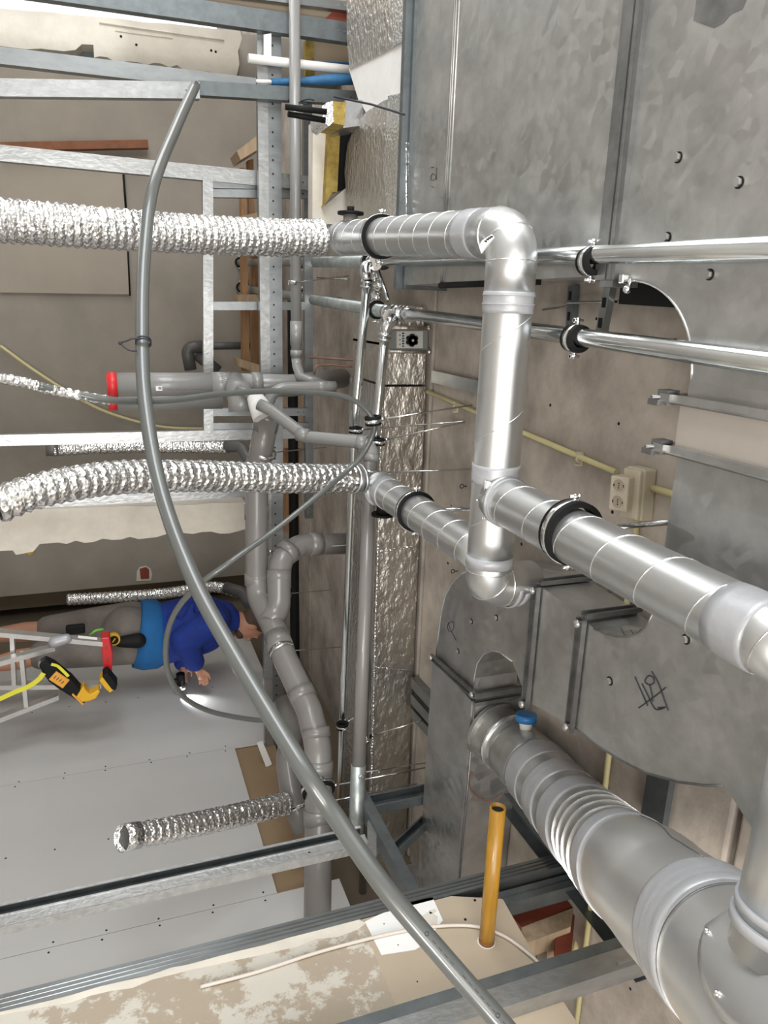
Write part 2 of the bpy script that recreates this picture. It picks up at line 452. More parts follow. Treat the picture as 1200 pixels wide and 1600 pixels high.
# left wall and back wall with their window openings (behind and beside the viewer)
b = B()
XL = -3.6
for y0, y1, z0, z1 in ((-3.0, 9.0, 0.0, 0.85), (-3.0, 9.0, 2.65, 3.0), (-3.0, -0.4, 0.85, 2.65), (2.6, 3.8, 0.85, 2.65), (5.4, 6.6, 0.85, 2.65)):
    b.box((XL, (y0 + y1) / 2, (z0 + z1) / 2), (0.2, y1 - y0, z1 - z0))
struct('wall_left', b, 'white_fill')
b = B()
for x0, x1, z0, z1 in ((-3.6, 4.6, 0.0, 0.5), (-3.6, 4.6, 2.5, 3.0), (-3.6, -1.2, 0.5, 2.5), (2.4, 4.6, 0.5, 2.5)):
    b.box(((x0 + x1) / 2, -3.05, (z0 + z1) / 2), (x1 - x0, 0.2, z1 - z0))
struct('wall_back', b, 'white_fill')
b = B(); b.ext(pxpoly0([(402, 1163), (411, 1160), (425, 1194), (416, 1200)], 3.7), (0, 0.02, 0)); tag(obj('plaster_bead', b, 'paper'), 'short white strip at the corner of the brown backing board', 'strip')
# drywall boards on the right wall
for i, (y0, y1) in enumerate(((0.32, 1.52), (1.52, 2.72), (2.72, 3.92), (3.92, 5.45))):
    zt = (2.56, 2.56, 2.27, 2.62)[i]
    t = thing('plasterboard_sheet', ('grey plasterboard sheet on the right wall, nearest, behind the standing metal stud', 'grey plasterboard sheet crossed by the bright free standing stud',
              'wide grey plasterboard sheet behind the short hanging foil hose', 'grey plasterboard sheet beside the man in blue, lit by his lamp')[i], 'plasterboard', (2.56, (y0 + y1) / 2, 0), 'plasterboard on the right wall')
    b = B(); b.box((2.556, (y0 + y1) / 2, zt / 2), (0.0125, y1 - y0 - 0.003, zt)); obj('board', b, 'drywall', t)
    b = B()
    for yy in (y0 + 0.02, (y0 + y1) / 2, y1 - 0.02):
        for k in range(10):
            q = V(2.549, yy + random.uniform(-0.006, 0.006), 0.2 + k * 0.225 + random.uniform(-0.02, 0.02)); b.tube([q, q + V(0.006, 0, 0)], 0.0048, 8)
    o = obj('screw', b, 'black', t); o['kind'] = 'stuff'
b = B(); b.box((2.575, 3.35, 1.26), (0.0125, 1.26, 2.50)); tag(obj('backing_board', b, 'drywall_brown'), 'brown backing board showing above the grey plasterboard sheets', 'board')

# ================================================================ BEHIND THE STUD WALL
def pxpoly(pts, **kw): return [at(px, py, **kw) for px, py in pts]

# far panel with open joint
b = B(); b.ext(pxpoly([(0, 246), (0, 457), (204, 460), (194, 262)], Y=6.47), (0, 0.028, 0))
t = thing('wall_panel', 'smooth beige panel set in the far concrete wall, black joint at its top', 'panel', (-0.5, 6.47, 0.9))
obj('panel', b, 'plasterboard_beige', t)
b = B(); b.tube([at(192, 262, Y=6.46), at(197, 330, Y=6.46)], 0.009, 6); b.tube([at(197, 330, Y=6.46), at(203, 462, Y=6.46)], 0.007, 6); obj('joint', b, 'black', t)
b = B(); b.ext(pxpoly([(0, 222), (0, 235), (232, 231), (231, 218)], Y=6.38), (0, 0.08, 0)); tag(obj('timber_batten', b, 'rust'), 'rusty brown batten high on the far wall, upper left', 'batten')
# pipe hanging on the far wall (thin yellow hose)
b = B(); b.tube(crom([at(0, 540, Y=6.44), at(60, 583, Y=6.44), at(140, 632, Y=6.44), at(200, 655, Y=6.44), at(260, 668, Y=6.44), at(325, 670, Y=6.44)]), 0.013, 10)
tag(obj('hose', b, 'conduit_yellow'), 'thin tan hose sagging across the far concrete wall', 'hose')
# grey drain with black elbow on the far wall
t = thing('drain_pipe', 'dark grey drain pipe with black elbow on the far wall behind the frame', 'pipe', at(330, 560, Y=6.2))
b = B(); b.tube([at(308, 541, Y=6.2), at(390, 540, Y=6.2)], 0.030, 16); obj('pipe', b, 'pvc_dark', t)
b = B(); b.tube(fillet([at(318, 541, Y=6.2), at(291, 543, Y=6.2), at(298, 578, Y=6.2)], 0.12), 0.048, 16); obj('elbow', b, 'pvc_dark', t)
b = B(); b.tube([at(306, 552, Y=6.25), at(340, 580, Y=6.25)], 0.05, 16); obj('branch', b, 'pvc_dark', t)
# timber frame high in the far room
t = thing('roof_timbers', 'orange brown roof timbers high in the far room behind the metal studs', 'frame', at(390, 380, Y=5.7))
def bm_px(poly, Y, dy, nm, mat, par): b = B(); b.ext(pxpoly(poly, Y=Y), (0, dy, 0)); return obj(nm, b, mat, par)
bm_px([(370, 236), (407, 208), (412, 228), (376, 250)], 5.6, 0.3, 'rafter', 'wood_pale', t)
bm_px([(376, 262), (382, 262), (384, 350), (378, 350)], 5.7, 0.1, 'beam', 'wood', t)
bm_px([(388, 250), (396, 248), (398, 350), (390, 350)], 5.8, 0.1, 'beam', 'wood', t)
bm_px([(374, 338), (430, 326), (430, 345), (372, 350)], 5.6, 0.2, 'rafter', 'wood_pale', t)
bm_px([(370, 460), (412, 460), (412, 472), (372, 474)], 5.6, 0.2, 'rafter', 'wood_pale', t)
bm_px([(378, 350), (386, 350), (390, 580), (380, 580)], 5.75, 0.1, 'beam', 'wood', t)
bm_px([(392, 350), (430, 350), (430, 580), (394, 580)], 5.95, 0.06, 'beam', 'wood', t)
bm_px([(370, 560), (410, 572), (410, 586), (372, 572)], 5.6, 0.2, 'rafter', 'wood_pale', t)
bm_px([(440, 600), (476, 600), (476, 700), (440, 700)], 5.2, 0.05, 'panel', 'wood_pale', t)
bm_px([(444, 700), (476, 700), (476, 830), (444, 830)], 5.3, 0.05, 'panel', 'wood', t)

# old plastered wall ends left standing beside the opening (broken edges)
def jag(p, q, n, amp):
    out = []
    for i in range(n + 1):
        t = i / n; x = p[0] + (q[0] - p[0]) * t; y = p[1] + (q[1] - p[1]) * t
        out.append((x, y + (random.uniform(-amp, amp) if 0 < i < n else 0)))
    return out
t = thing('broken_wall_end', 'cream plastered wall end with crumbling edge behind the upper left studs', 'wall end', at(200, 60, Y=4.2))
poly = [(-60, 8)] + jag((0, 13), (375, 48), 10, 1.5) + [(378, 60), (372, 80), (374, 100), (370, 119)] + jag((350, 117), (155, 88), 16, 6) + [(147, 90), (146, 70), (128, 69), (118, 78), (100, 80), (64, 76)] + [(40, 77), (-60, 64)]
b = B(); b.ext(pxpoly(poly, Y=4.2), (0, 0.28, 0)); obj('wall_block', b, 'cream_plaster', t)
b = B(); b.ext(pxpoly([(100, 60), (150, 60), (150, 100), (100, 100)], Y=4.32), (0, 0.1, 0)); obj('cavity', b, 'stud_dark', t)
b = B(); b.tube([at(155, 35, Y=4.195), at(350, 63, Y=4.195)], 0.004, 6); b.tube([at(180, 48, Y=4.197), at(270, 60, Y=4.197)], 0.002, 6); obj('plaster_ridge', b, 'cream_plaster', t)
b = B()
for px, py in ((189, 57), (213, 70), (330, 79), (337, 81)): q = at(px, py, Y=4.2); b.tube([q - V(0, .002, 0), q + V(0, .01, 0)], 0.006, 8)
obj('hole', b, 'black', t)
b = B(); b.ext(pxpoly([(374, 52), (548, 70), (548, 96), (560, 130), (372, 122)], Y=4.34), (0, 0.2, 0)); obj('exposed_brick', b, 'far_wall', t)
t = thing('broken_wall_end', 'thick cream wall end with ragged lower edge, left of the man in blue', 'wall end', at(200, 820, Y=4.3))
poly = [(-60, 800), (0, 796)] + jag((20, 797), (383, 785), 14, 1.5) + [(386, 826)] + jag((372, 830), (62, 850), 22, 3.0) + [(52, 862), (25, 867), (20, 860), (-60, 864)]
b = B(); b.ext(pxpoly(poly, Y=4.3), (0, 0.25, 0)); obj('wall_block', b, 'cream_plaster', t)
b = B(); b.sph(at(47, 863, Y=4.33), 0.02, (1, 1, 1.4), 8); b.sph(at(42, 861, Y=4.33), 0.015, (1, 1, 1.6), 8); obj('foam', b, 'wool', t)
# hole to a lit red surface
t = thing('wall_hole', 'small ragged hole in the far wall showing a lit red board', 'hole', at(225, 895, Y=6.49))
b = B(); b.ext(pxpoly([(214, 893), (218, 886), (228, 884), (235, 888), (238, 897), (236, 907), (224, 908), (213, 908)], Y=6.494), (0, 0.003, 0)); obj('rim', b, 'cream_plaster', t)
b = B(); b.ext(pxpoly([(218, 889), (228, 886), (233, 890), (233, 904), (220, 905)], Y=6.488), (0, 0.004, 0)); obj('board', b, 'red_paint', t)

# bright outer wall and lintel at the top left
b = B(); b.ext(pxpoly([(180, -60), (560, -60), (560, 40), (180, 0)], Y=3.9), (0, 0.05, 0)); tag(obj('board', b, 'board_tan'), 'beige board seen between the two topmost studs', 'board')
b = B(); b.ext(pxpoly([(505, 32), (522, 16), (548, 18), (560, 40), (560, 60), (505, 45)], Y=3.88), (0, 0.015, 0)); tag(obj('painted_board', b, 'red_paint'), 'dark red board end beside the wrapped duct at the top', 'board')
b = B(); b.ext(pxpoly([(490, 58), (548, 66), (548, 104), (492, 98)], Y=4.12), (0, 0.03, 0)); tag(obj('board', b, 'board_tan'), 'small beige board beside the strip of yellow wool', 'board')

# insulation wool, hollow wall core and void
b = B(); b.ext(pxpoly([(478, 62), (490, 60), (492, 118), (478, 118)], Y=4.06), (0, 0.05, 0)); tag(obj('mineral_wool', b, 'wool'), 'narrow tuft of yellow mineral wool above the blue pipes', 'insulation')
b = B(); b.ext(pxpoly([(512, 195)] + jag((514, 200), (508, 318), 8, 1) + [(506, 322), (520, 300)] + jag((527, 300), (532, 198), 8, 1), Y=3.55), (0, 0.06, 0)); tag(obj('mineral_wool', b, 'wool'), 'strip of yellow mineral wool beside the wrapped duct', 'insulation')
b = B(); b.ext(pxpoly([(526, 198), (552, 195), (552, 290), (526, 300)], Y=3.62), (0, 0.05, 0)); tag(obj('void_shade', b, 'black'), 'black sheet for the deep shade between the yellow wool and the wrapped duct', 'shade_sheet')  # black sheet stands for the shade in the open void
b = B(); b.ext(pxpoly([(489, 190), (511, 195), (506, 322), (545, 290), (560, 350), (488, 350)], Y=3.6), (0, 0.08, 0)); tag(obj('ribbed_board', b, 'cream_plaster'), 'cream ribbed board strip above the foil hose collar', 'board')
t = thing('duct_sleeve', 'foil edged sleeve with brown wool core at the top of the stud wall', 'sleeve', at(530, 175, Y=3.4))
b = B(); b.ext(pxpoly([(540, 156), (572, 156), (566, 196), (536, 200)], Y=3.35), (0, 0.2, 0)); obj('casing', b, 'foil_grey', t)
b = B(); b.ext(pxpoly([(519, 158), (541, 160), (538, 196), (518, 192)], Y=3.33), (0, 0.2, 0)); obj('core', b, 'wool', t)
b = B(); b.ext(pxpoly([(503, 166), (511, 160), (520, 158), (521, 190), (514, 197), (505, 190)], Y=3.32), (0, 0.2, 0)); obj('foil_edge', b, 'foil_flex', t)
for (a, c, dy, lb) in (((446, 167), (510, 175), 3.3, 'upper of two short black tubes entering the foil sleeve'), ((450, 178), (508, 188), 3.32, 'lower of two short black tubes entering the foil sleeve')):
    b = B(); b.tube([at(*a, Y=dy), at(*c, Y=dy)], 0.012, 12); tag(obj('black_tube', b, 'rubber'), lb, 'tube', 'short black tubes')

# white and blue pipes, upper left
b = B(); b.tube([at(388, 91, Y=3.86), at(562, 111, Y=3.86)], [0.020] * 2, 16); tag(obj('conduit', b, 'white_plastic'), 'white plastic pipe crossing behind the grey drain at the top', 'pipe')
b = B(); b.tube([at(470, 99, Y=3.97), at(562, 102, Y=3.97)], 0.014, 12); tag(obj('wrapped_pipe', b, 'blue_wrap'), 'thin blue wrapped pipe behind the white one', 'pipe', 'blue wrapped pipes')
t = thing('wrapped_pipe', 'thick blue wrapped pipe with white core below the white pipe', 'pipe', at(480, 128, Y=3.3), 'blue wrapped pipes')
b = B(); b.tube([at(424, 128, Y=3.86), at(470, 127, Y=3.86), at(510, 125, Y=3.86), at(566, 124, Y=3.86)], [0.014, 0.016, 0.024, 0.024], 14, noise_amp=0.001); obj('wrap', b, 'blue_wrap', t)
b = B(); b.tube([at(398, 127, Y=3.86), at(428, 128, Y=3.86)], 0.009, 12); obj('core', b, 'white_plastic', t)

# ================================================================ STUD WALL
def stud(px0, px1, lab, w, l, wd=(1, 0, 0), fd=(0, 1, 0), mat='stud_metal', name='metal_stud', cat='stud', grp='metal studs', ribs=0, lip=0.008, Y=None, X=None, z=None, sc=True, fix=None):
    k = {}
    if Y is not None: k['Y'] = Y
    if X is not None: k['X'] = X
    if z is not None: k['z'] = z
    p, q = at(*px0, **k), at(*px1, **k)
    if fix == 'v': q = V(p.x, p.y, q.z)
    t = thing(name, lab, cat, p, grp)
    b = B(); b.chan(p, q, wd, fd, w, l, lip=lip, ribs=ribs); obj('profile', b, mat, t)
    if sc:
        dr = (q - p).normalized(); b = B(); f = Vector(fd)
        for s_ in (0.03, 0.06): 
            c = q - dr * s_; b.tube([c - f * 0.003, c + f * 0.001], 0.004, 8)
        obj('screw', b, 'fitting', t)
    return t
# the four studs at the left end
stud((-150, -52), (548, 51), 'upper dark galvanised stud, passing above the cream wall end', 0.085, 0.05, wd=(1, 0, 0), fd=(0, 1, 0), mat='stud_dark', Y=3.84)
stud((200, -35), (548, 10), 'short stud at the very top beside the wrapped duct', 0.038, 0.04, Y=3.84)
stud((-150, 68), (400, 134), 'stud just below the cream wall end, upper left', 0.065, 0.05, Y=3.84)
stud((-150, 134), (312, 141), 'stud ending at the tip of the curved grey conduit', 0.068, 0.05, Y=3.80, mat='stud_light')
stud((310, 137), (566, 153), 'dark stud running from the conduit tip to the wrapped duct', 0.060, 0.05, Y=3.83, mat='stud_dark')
# main plane
stud((-150, 224), (482, 286), 'long stud left of the small header frame', 0.068, 0.05, Y=4.0, mat='stud_light')
stud((-150, 692), (482, 677), 'long stud right of the small header frame', 0.055, 0.05, Y=4.0, mat='stud_light')
stud((-150, 796), (420, 768), 'stud behind the second foil hose', 0.055, 0.05, Y=4.15, mat='stud_light')
stud((325, 276), (326, 684), 'low header track joining two long studs', 0.05, 0.05, wd=(0, 0, 1), Y=3.99, mat='stud_light', lip=0)
for k, (y, xx, lb) in enumerate(((288, 330, 'first short stud above the header, next to the long left stud'), (301, 330, 'second short stud above the header from the left'), (478, 330, 'middle short stud above the header, beside the two water pipes'),
                             (644, 332, 'short stud above the header, just right of the red capped drain'), (667, 332, 'rightmost short stud above the header'))):
    stud((xx, y), (482, y + (2 if y < 400 else 0)), lb, 0.042, 0.04, Y=4.02, grp='cripple studs')
stud((481, 152), (484, 810), 'upper ceiling side track behind the grey drain', 0.045, 0.04, wd=(0, 0, 1), Y=4.05, lip=0, name='metal_track', cat='track')
# perforated beam
t = thing('perforated_beam', 'long perforated steel beam along the top of the stud wall', 'beam', at(420, 600, Y=3.9))
p = at(421, 44, Y=3.9); q = at(424, 1420, Y=3.9); q = V(q.x, q.y, p.z)
b = B(); zc = p.z
bx = [(0, zc - 0.058), (0.0, zc - 0.020), (0.0, zc + 0.056), (0.05, zc + 0.056), (0.05, zc + 0.053), (0.003, zc + 0.053), (0.003, zc - 0.055), (0.05, zc - 0.055), (0.05, zc - 0.058)]
b.ext([V(p.x, p.y + a, zz) for a, zz in bx], V(q.x - p.x, 0, 0))
o = obj('web', b, 'perforated_steel', t)
for v in o.data.vertices: pass
b = B(); b.chan(V(p.x, p.y - 0.004, zc - 0.035), V(q.x, q.y - 0.004, zc - 0.035), (0, 0, 1), (0, 1, 0), 0.05, 0.004); obj('lower_flange', b, 'stud_light', t)
b = B(); b.ext(pxpoly([(412, 92), (424, 92), (424, 52), (412, 54)], Y=3.85), (0, 0.003, 0)); obj('tape_residue', b, 'white_plastic', t)

# right-hand studs
def vert(px, py, X, ztop, zbot=0.0): 
    q = at(px, py, X=X); return V(X, q.y, zbot), V(X, q.y, ztop)
p, q = vert(300, 1371, 1.9, at(572, 1310, X=1.9).z)
t = thing('metal_stud', 'bright free standing stud in front of the grey plasterboard', 'stud', p, 'metal studs')
hh = q.z - p.z; zm = (q.z + p.z) / 2
b = B(); b.box((1.93, p.y + 0.045, zm), (0.003, 0.055, hh)); b.box((1.915, p.y + 0.072, zm), (0.032, 0.003, hh)); obj('recessed_web', b, 'stud_dark', t)  # darker metal puts the shade inside the channel into the web colour
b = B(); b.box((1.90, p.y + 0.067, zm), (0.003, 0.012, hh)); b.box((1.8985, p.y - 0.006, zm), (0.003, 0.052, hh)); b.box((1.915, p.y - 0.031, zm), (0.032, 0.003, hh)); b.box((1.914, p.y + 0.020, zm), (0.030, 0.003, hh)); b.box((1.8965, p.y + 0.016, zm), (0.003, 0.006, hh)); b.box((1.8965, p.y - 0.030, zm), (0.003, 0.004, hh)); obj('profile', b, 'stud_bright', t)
b = B(); b.tube([q + V(-0.004, -0.01, -0.22), q + V(0.001, -0.01, -0.22)], 0.005, 8); obj('screw', b, 'fitting', t)
# frame at the top of that stud
t = thing('metal_track', 'dark track running back from the top of the free standing stud', 'track', V(1.9, 2.1, 2.5), 'top tracks')
b = B(); b.chan(V(1.9, 2.42, 2.53), V(1.9, 1.84, 2.53), (1, 0, 0), (0, 0, 1), 0.075, 0.04); obj('profile', b, 'stud_dark', t)
t = thing('angle_bracket', 'shiny steel angle bracket at the top of the free standing stud', 'bracket', V(1.9, 2.2, 2.4))
b = B(); b.ext(pxpoly([(574, 1284), (589, 1274), (588, 1340), (574, 1330)], X=1.885), (-0.002, 0, 0)); b.ext(pxpoly([(574, 1330), (588, 1342), (592, 1370), (574, 1335)], X=1.88), (-0.002, 0, 0)); obj('plate', b, 'stud_light', t)
p = V(1.95, 2.40, 2.5)
t = thing('hanger_profile', 'dark double hanger profile from the track up to the ceiling', 'hanger', p, 'metal studs')
b = B(); b.chan(p, V(1.95, 2.40, CEIL), (0, 1, 0), (-1, 0, 0), 0.075, 0.04, lip=0.008); obj('profile', b, 'stud_dark', t)
t = thing('diagonal_brace', 'dark diagonal brace rising from the track to the ceiling', 'brace', V(1.93, 2.1, 2.55))
b = B(); b.chan(at(606, 1346, z=2.56), at(700, 1255, z=CEIL - 0.02), (0, 1, 0), (-1, 0, 0), 0.05, 0.035, lip=0.008); obj('profile', b, 'stud_dark', t)
for i, (y0, lb) in enumerate(((1066, 'first of three slanting ceiling rails beside the foil duct'), (1092, 'middle of three slanting ceiling rails beside the foil duct'), (1114, 'third slanting ceiling rail beside the foil duct'))):
    b = B(); b.chan(at(642, y0, z=CEIL - 0.04), at(700, y0 + 66, z=CEIL - 0.04), (1, 0, 0), (0, 0, 1), 0.05, 0.04); tag(obj('ceiling_rail', b, 'stud_metal'), lb, 'rail', 'slanting ceiling rails')

# near wall section (x = 1.72)
XN = 1.72
t = thing('boarded_wall_panel', 'near tan board panel streaked with dried cream plaster', 'wall panel', V(XN + 0.01, 1.5, 0))
b = B(); b.ext([V(XN, 1.70, 0), V(XN, 1.70, at(566, 1444, X=XN).z), V(XN, 0.9, at(566, 1444, X=XN).z), V(XN, 0.9, 0)], (0.0125, 0, 0)); obj('lower_board', b, 'patchy_render', t)
zl = at(566, 1444, X=XN).z
b = B(); b.ext([V(XN, 1.66, zl), V(XN, 1.66, at(700, 1392, X=XN).z), V(XN, 1.60, at(785, 1404, X=XN).z), V(XN, 1.34, at(852, 1522, X=XN).z), V(XN, 0.9, at(852, 1522, X=XN).z), V(XN, 0.9, zl)], (0.0125, 0, 0)); obj('upper_board', b, 'board_tan', t)
b = B(); b.ext(pxpoly([(570, 1440), (590, 1430), (650, 1406), (676, 1402), (692, 1438), (662, 1476), (648, 1484), (596, 1492)], X=XN - 0.001), (0.0006, 0, 0)); obj('white_patch', b, 'paper', t)
b = B(); b.ext(pxpoly([(-100, 1604), (110, 1556)] + jag((120, 1552), (560, 1437), 12, 2) + [(572, 1442)] + jag((560, 1452), (110, 1566), 14, 4), X=XN - 0.0015), (0.001, 0, 0)); obj('plaster_band', b, 'cream_plaster', t)
b = B(); b.ext(pxpoly([(658, 1432), (672, 1424), (684, 1432), (682, 1450), (668, 1440)], X=XN - 0.002), (0.001, 0, 0)); b.ext(pxpoly([(670, 1423), (680, 1420), (682, 1425), (672, 1428)], X=XN - 0.002), (0.001, 0, 0)); obj('filler_smear', b, 'cream_plaster', t)
b = B()
for px, py in ((742, 1407), (727, 1437), (652, 1534), (600, 1444), (622, 1477)): q = at(px, py, X=XN); b.tube([q - V(.0015, 0, 0), q + V(.002, 0, 0)], 0.0042 if px > 700 else 0.002, 8)
obj('screw', b, 'black', t)
b = B(); b.ext(pxpoly([(757, 1405), (782, 1402), (850, 1518), (826, 1520)], X=XN + 0.016), (0.02, 0, 0)); obj('board_edge_shadow', b, 'rust', t)  # brown strip carries the shadow along the board edge in its colour
# cable on it
b = B(); b.tube(crom(pxpoly([(313, 1542), (400, 1519), (500, 1487), (600, 1461), (660, 1450), (710, 1446), (750, 1449), (790, 1464), (830, 1494), (852, 1516)], X=XN - 0.006)), 0.0048, 10)
tag(obj('cable', b, 'white_cable'), 'off white cable curving across the tan board past the yellow pipe', 'cable')
# ochre gas pipe
p = at(760, 1472, X=XN); q = V(at(776, 1262, Y=p.y).x, p.y, p.z)
t = thing('gas_pipe', 'open ended ochre yellow pipe sticking out of the tan board', 'pipe', q)
b = B(); b.hollow(q, p + V(0.1, 0, 0), 0.0215, 0.0035); obj('pipe', b, 'ochre_pipe', t)
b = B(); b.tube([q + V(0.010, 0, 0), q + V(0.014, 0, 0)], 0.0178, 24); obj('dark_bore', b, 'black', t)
b = B(); b.ring(p + V(-0.006, 0, 0), (1, 0, 0), 0.0213, 0.0222, 0.012); obj('tar_ring', b, 'rust', t)
b = B(); b.ring(p + V(-0.001, 0, 0), (1, 0, 0), 0.0215, 0.0255, 0.003); obj('hole_rim', b, 'cream_plaster', t)

# studs of the near wall
t = thing('metal_stud', 'long dark grooved stud along the upper edge of the tan board', 'stud', V(XN, 1.69, 0), 'metal studs')
b = B(); b.chan(V(XN - 0.001, 1.69, 0), V(XN - 0.001, 1.69, CEIL), (0, 1, 0), (1, 0, 0), 0.055, 0.05, lip=0.008, ribs=3); obj('profile', b, 'stud_metal', t)
t = thing('metal_stud', 'short dark stud between the yellow pipe and the ceiling track', 'stud', V(XN + 0.02, 1.57, 2.3), 'metal studs')
b = B(); b.chan(V(XN + 0.02, 1.622, 2.3), V(XN + 0.02, 1.622, CEIL), (0, 1, 0), (1, 0, 0), 0.05, 0.05, lip=0.008, ribs=1); obj('profile', b, 'stud_dark', t)
t = thing('metal_stud', 'nearest stud at the bottom, its bright side turned to the room', 'stud', V(XN, 1.3, 0), 'metal studs')
b = B(); b.chan(V(XN - 0.02, 1.335, 0), V(XN - 0.02, 1.335, CEIL - 0.02), (1, 0, 0), (0, -1, 0), 0.05, 0.035); obj('profile', b, 'stud_dark', t)  # channel interior in darker metal, its inner shade set in the colour
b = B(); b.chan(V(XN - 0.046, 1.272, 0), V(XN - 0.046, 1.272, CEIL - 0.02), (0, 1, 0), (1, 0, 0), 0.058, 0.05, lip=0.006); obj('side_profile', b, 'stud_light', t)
t = thing('metal_track', 'dark ceiling track along the top of the near wall', 'track', V(XN, 1.6, CEIL - 0.05), 'top tracks')
b = B(); b.chan(V(XN, 2.15, CEIL - 0.001), V(XN, 1.255, CEIL - 0.001), (1, 0, 0), (0, 0, -1), 0.075, 0.045); obj('profile', b, 'stud_dark', t)
b = B(); b.box((XN - 0.02, 1.262, CEIL - 0.06), (0.06, 0.012, 0.11)); obj('end_bracket', b, 'stud_light', t)
# timbers behind the board edge
t = thing('painted_beam', 'dark red painted timber end behind the edge of the tan board', 'beam', V(1.9, 1.5, 2.7))
b = B(); b.ext(pxpoly([(786, 1416), (884, 1393), (896, 1416), (815, 1449)], X=1.84), (0.12, 0, 0)); obj('painted_face', b, 'red_paint', t)
b = B(); b.ext(pxpoly([(815, 1449), (896, 1418), (892, 1448), (822, 1474)], X=1.838), (0.12, 0, 0)); obj('raw_end', b, 'wood_pale', t)
b = B(); b.ext(pxpoly([(884, 1424), (900, 1408), (892, 1500), (866, 1515), (868, 1462)], X=1.86), (0.05, 0, 0)); tag(obj('painted_post', b, 'red_paint'), 'red painted post beside the yellow conduit at the near wall', 'post')
b = B(); b.ext(pxpoly([(840, 1468), (856, 1462), (854, 1512), (838, 1516)], X=1.9), (0.05, 0, 0)); tag(obj('metal_stud', b, 'stud_light'), 'bright stud end glimpsed beside the red post', 'stud', 'metal studs')
b = B(); b.ext(pxpoly([(820, 1476), (840, 1468), (838, 1520), (828, 1512)], X=1.92), (0.05, 0, 0)); tag(obj('board', b, 'paper'), 'white board sliver beside the red post', 'board')

# ================================================================ RECTANGULAR DUCTS
ZB, ZT = 2.80, 2.965
def arc(cx, cy, r, a0, a1, n=14): return [(cx + r * math.cos(math.radians(a0 + (a1 - a0) * i / n)), cy + r * math.sin(math.radians(a0 + (a1 - a0) * i / n))) for i in range(n + 1)]
# --- big plenum at the left
t = thing('rectangular_duct', 'largest flat galvanised duct section, top left, handwritten mark near its edge', 'duct', V(-0.9, 2.1, ZB), 'rectangular ducts')
b = B(); b.prism([(-2.0, 1.475), (-0.09, 1.475), (-0.09, 2.80), (-2.0, 2.80)], ZB, ZT); obj('duct_body', b, 'duct_sheet', t)
b = B(); b.box((-1.05, 2.80, 2.872), (1.95, 0.03, 0.215)); b.box((-1.05, 2.775, ZB - 0.006), (1.95, 0.025, 0.012)); obj('flange', b, 'stud_dark', t)
b = B(); b.box((-1.045, 1.503, ZB - 0.006), (1.93, 0.074, 0.016)); b.box((-1.045, 1.51, ZB - 0.014), (1.93, 0.030, 0.010)); b.box((-1.045, 1.485, ZB - 0.014), (1.93, 0.006, 0.010)); b.box((-0.08, 1.5, 2.88), (0.03, 0.05, 0.18)); obj('flange', b, 'flange', t)
b = B()
for yy in (2.415, 2.435, 2.448): b.tube([V(-2.0, yy, ZB), V(-0.09, yy, ZB)], 0.0045, 8)
obj('standing_seam', b, 'duct_sheet', t)
b = B(); b.box((-0.083, 2.15, ZB + 0.012), (0.014, 0.62, 0.03)); b.tube([V(-0.083, 1.9, ZB), V(-0.083, 2.45, ZB)], 0.010, 8); obj('edge_seal', b, 'rubber', t)
def scribble(strokes, z, par, r=0.0011, mat='ink', **kw):
    b = B()
    for st in strokes:
        pts = [at(px, py, z=z) if not kw else at(px, py, **kw) for px, py in st]
        b.tube(crom(pts, 5) if len(pts) > 2 else pts, r, 6)
    return obj('marker_writing', b, mat, par)
scribble([[(673, 276), (676, 271), (681, 275), (679, 281), (674, 281), (673, 276)], [(673, 262), (678, 261)], [(682, 262), (682, 281)], [(674, 291), (678, 293)]], ZB - 0.0008, t, 0.0010)
# --- bend with bolts
t = thing('duct_bend', 'mottled galvanised duct bend with a quarter round corner and hexagonal plugs', 'duct', V(-0.4, 1.2, ZB), 'rectangular ducts')
poly = [(-2.0, 0.45), (0.12, 0.45), (0.12, 1.20)] + [(0.118 - 0.0 + (-0.195) * math.sin(math.radians(a)), 1.425 - 0.225 * math.cos(math.radians(a))) for a in range(5, 91, 9)] + [(-0.085, 1.474), (-2.0, 1.474)]
b = B(); b.prism(poly, ZB, ZT); obj('duct_body', b, 'duct_sheet', t)
b = B(); pts = [V(0.118 - 0.195 * math.sin(math.radians(a)), 1.425 - 0.225 * math.cos(math.radians(a)), ZB) for a in range(0, 91, 6)]; b.tube(pts, 0.003, 6); obj('folded_seam', b, 'spiral_seam', t)
def plug(px, py, par, r=0.0085):
    q = at(px, py, z=ZB); b = B(); b.tube([q - V(0, 0, 0.009), q + V(0, 0, 0.001)], r, 6); 
    for f in b.bm.faces: f.smooth = False
    pl = obj('plug', b, 'duct_sheet', par); b = B(); b.ring(q - V(0, 0, 0.0008), V(0, 0, 1), r * 0.95, r * 1.3, 0.0016, 20); obj('gasket', b, 'rubber', pl)
for px, py in ((1060, 246), (1155, 285), (1043, 371), (1109, 429)): plug(px, py, t)
b = B(); b.ext(pxpoly([(1088, -5), (1086, 18), (1083, 32), (1098, 38), (1115, 44), (1130, 36), (1142, 22), (1160, 14), (1168, -5)], z=ZB - 0.0006), (0, 0, 0.0003)); obj('grime_smear', b, 'flange', t)
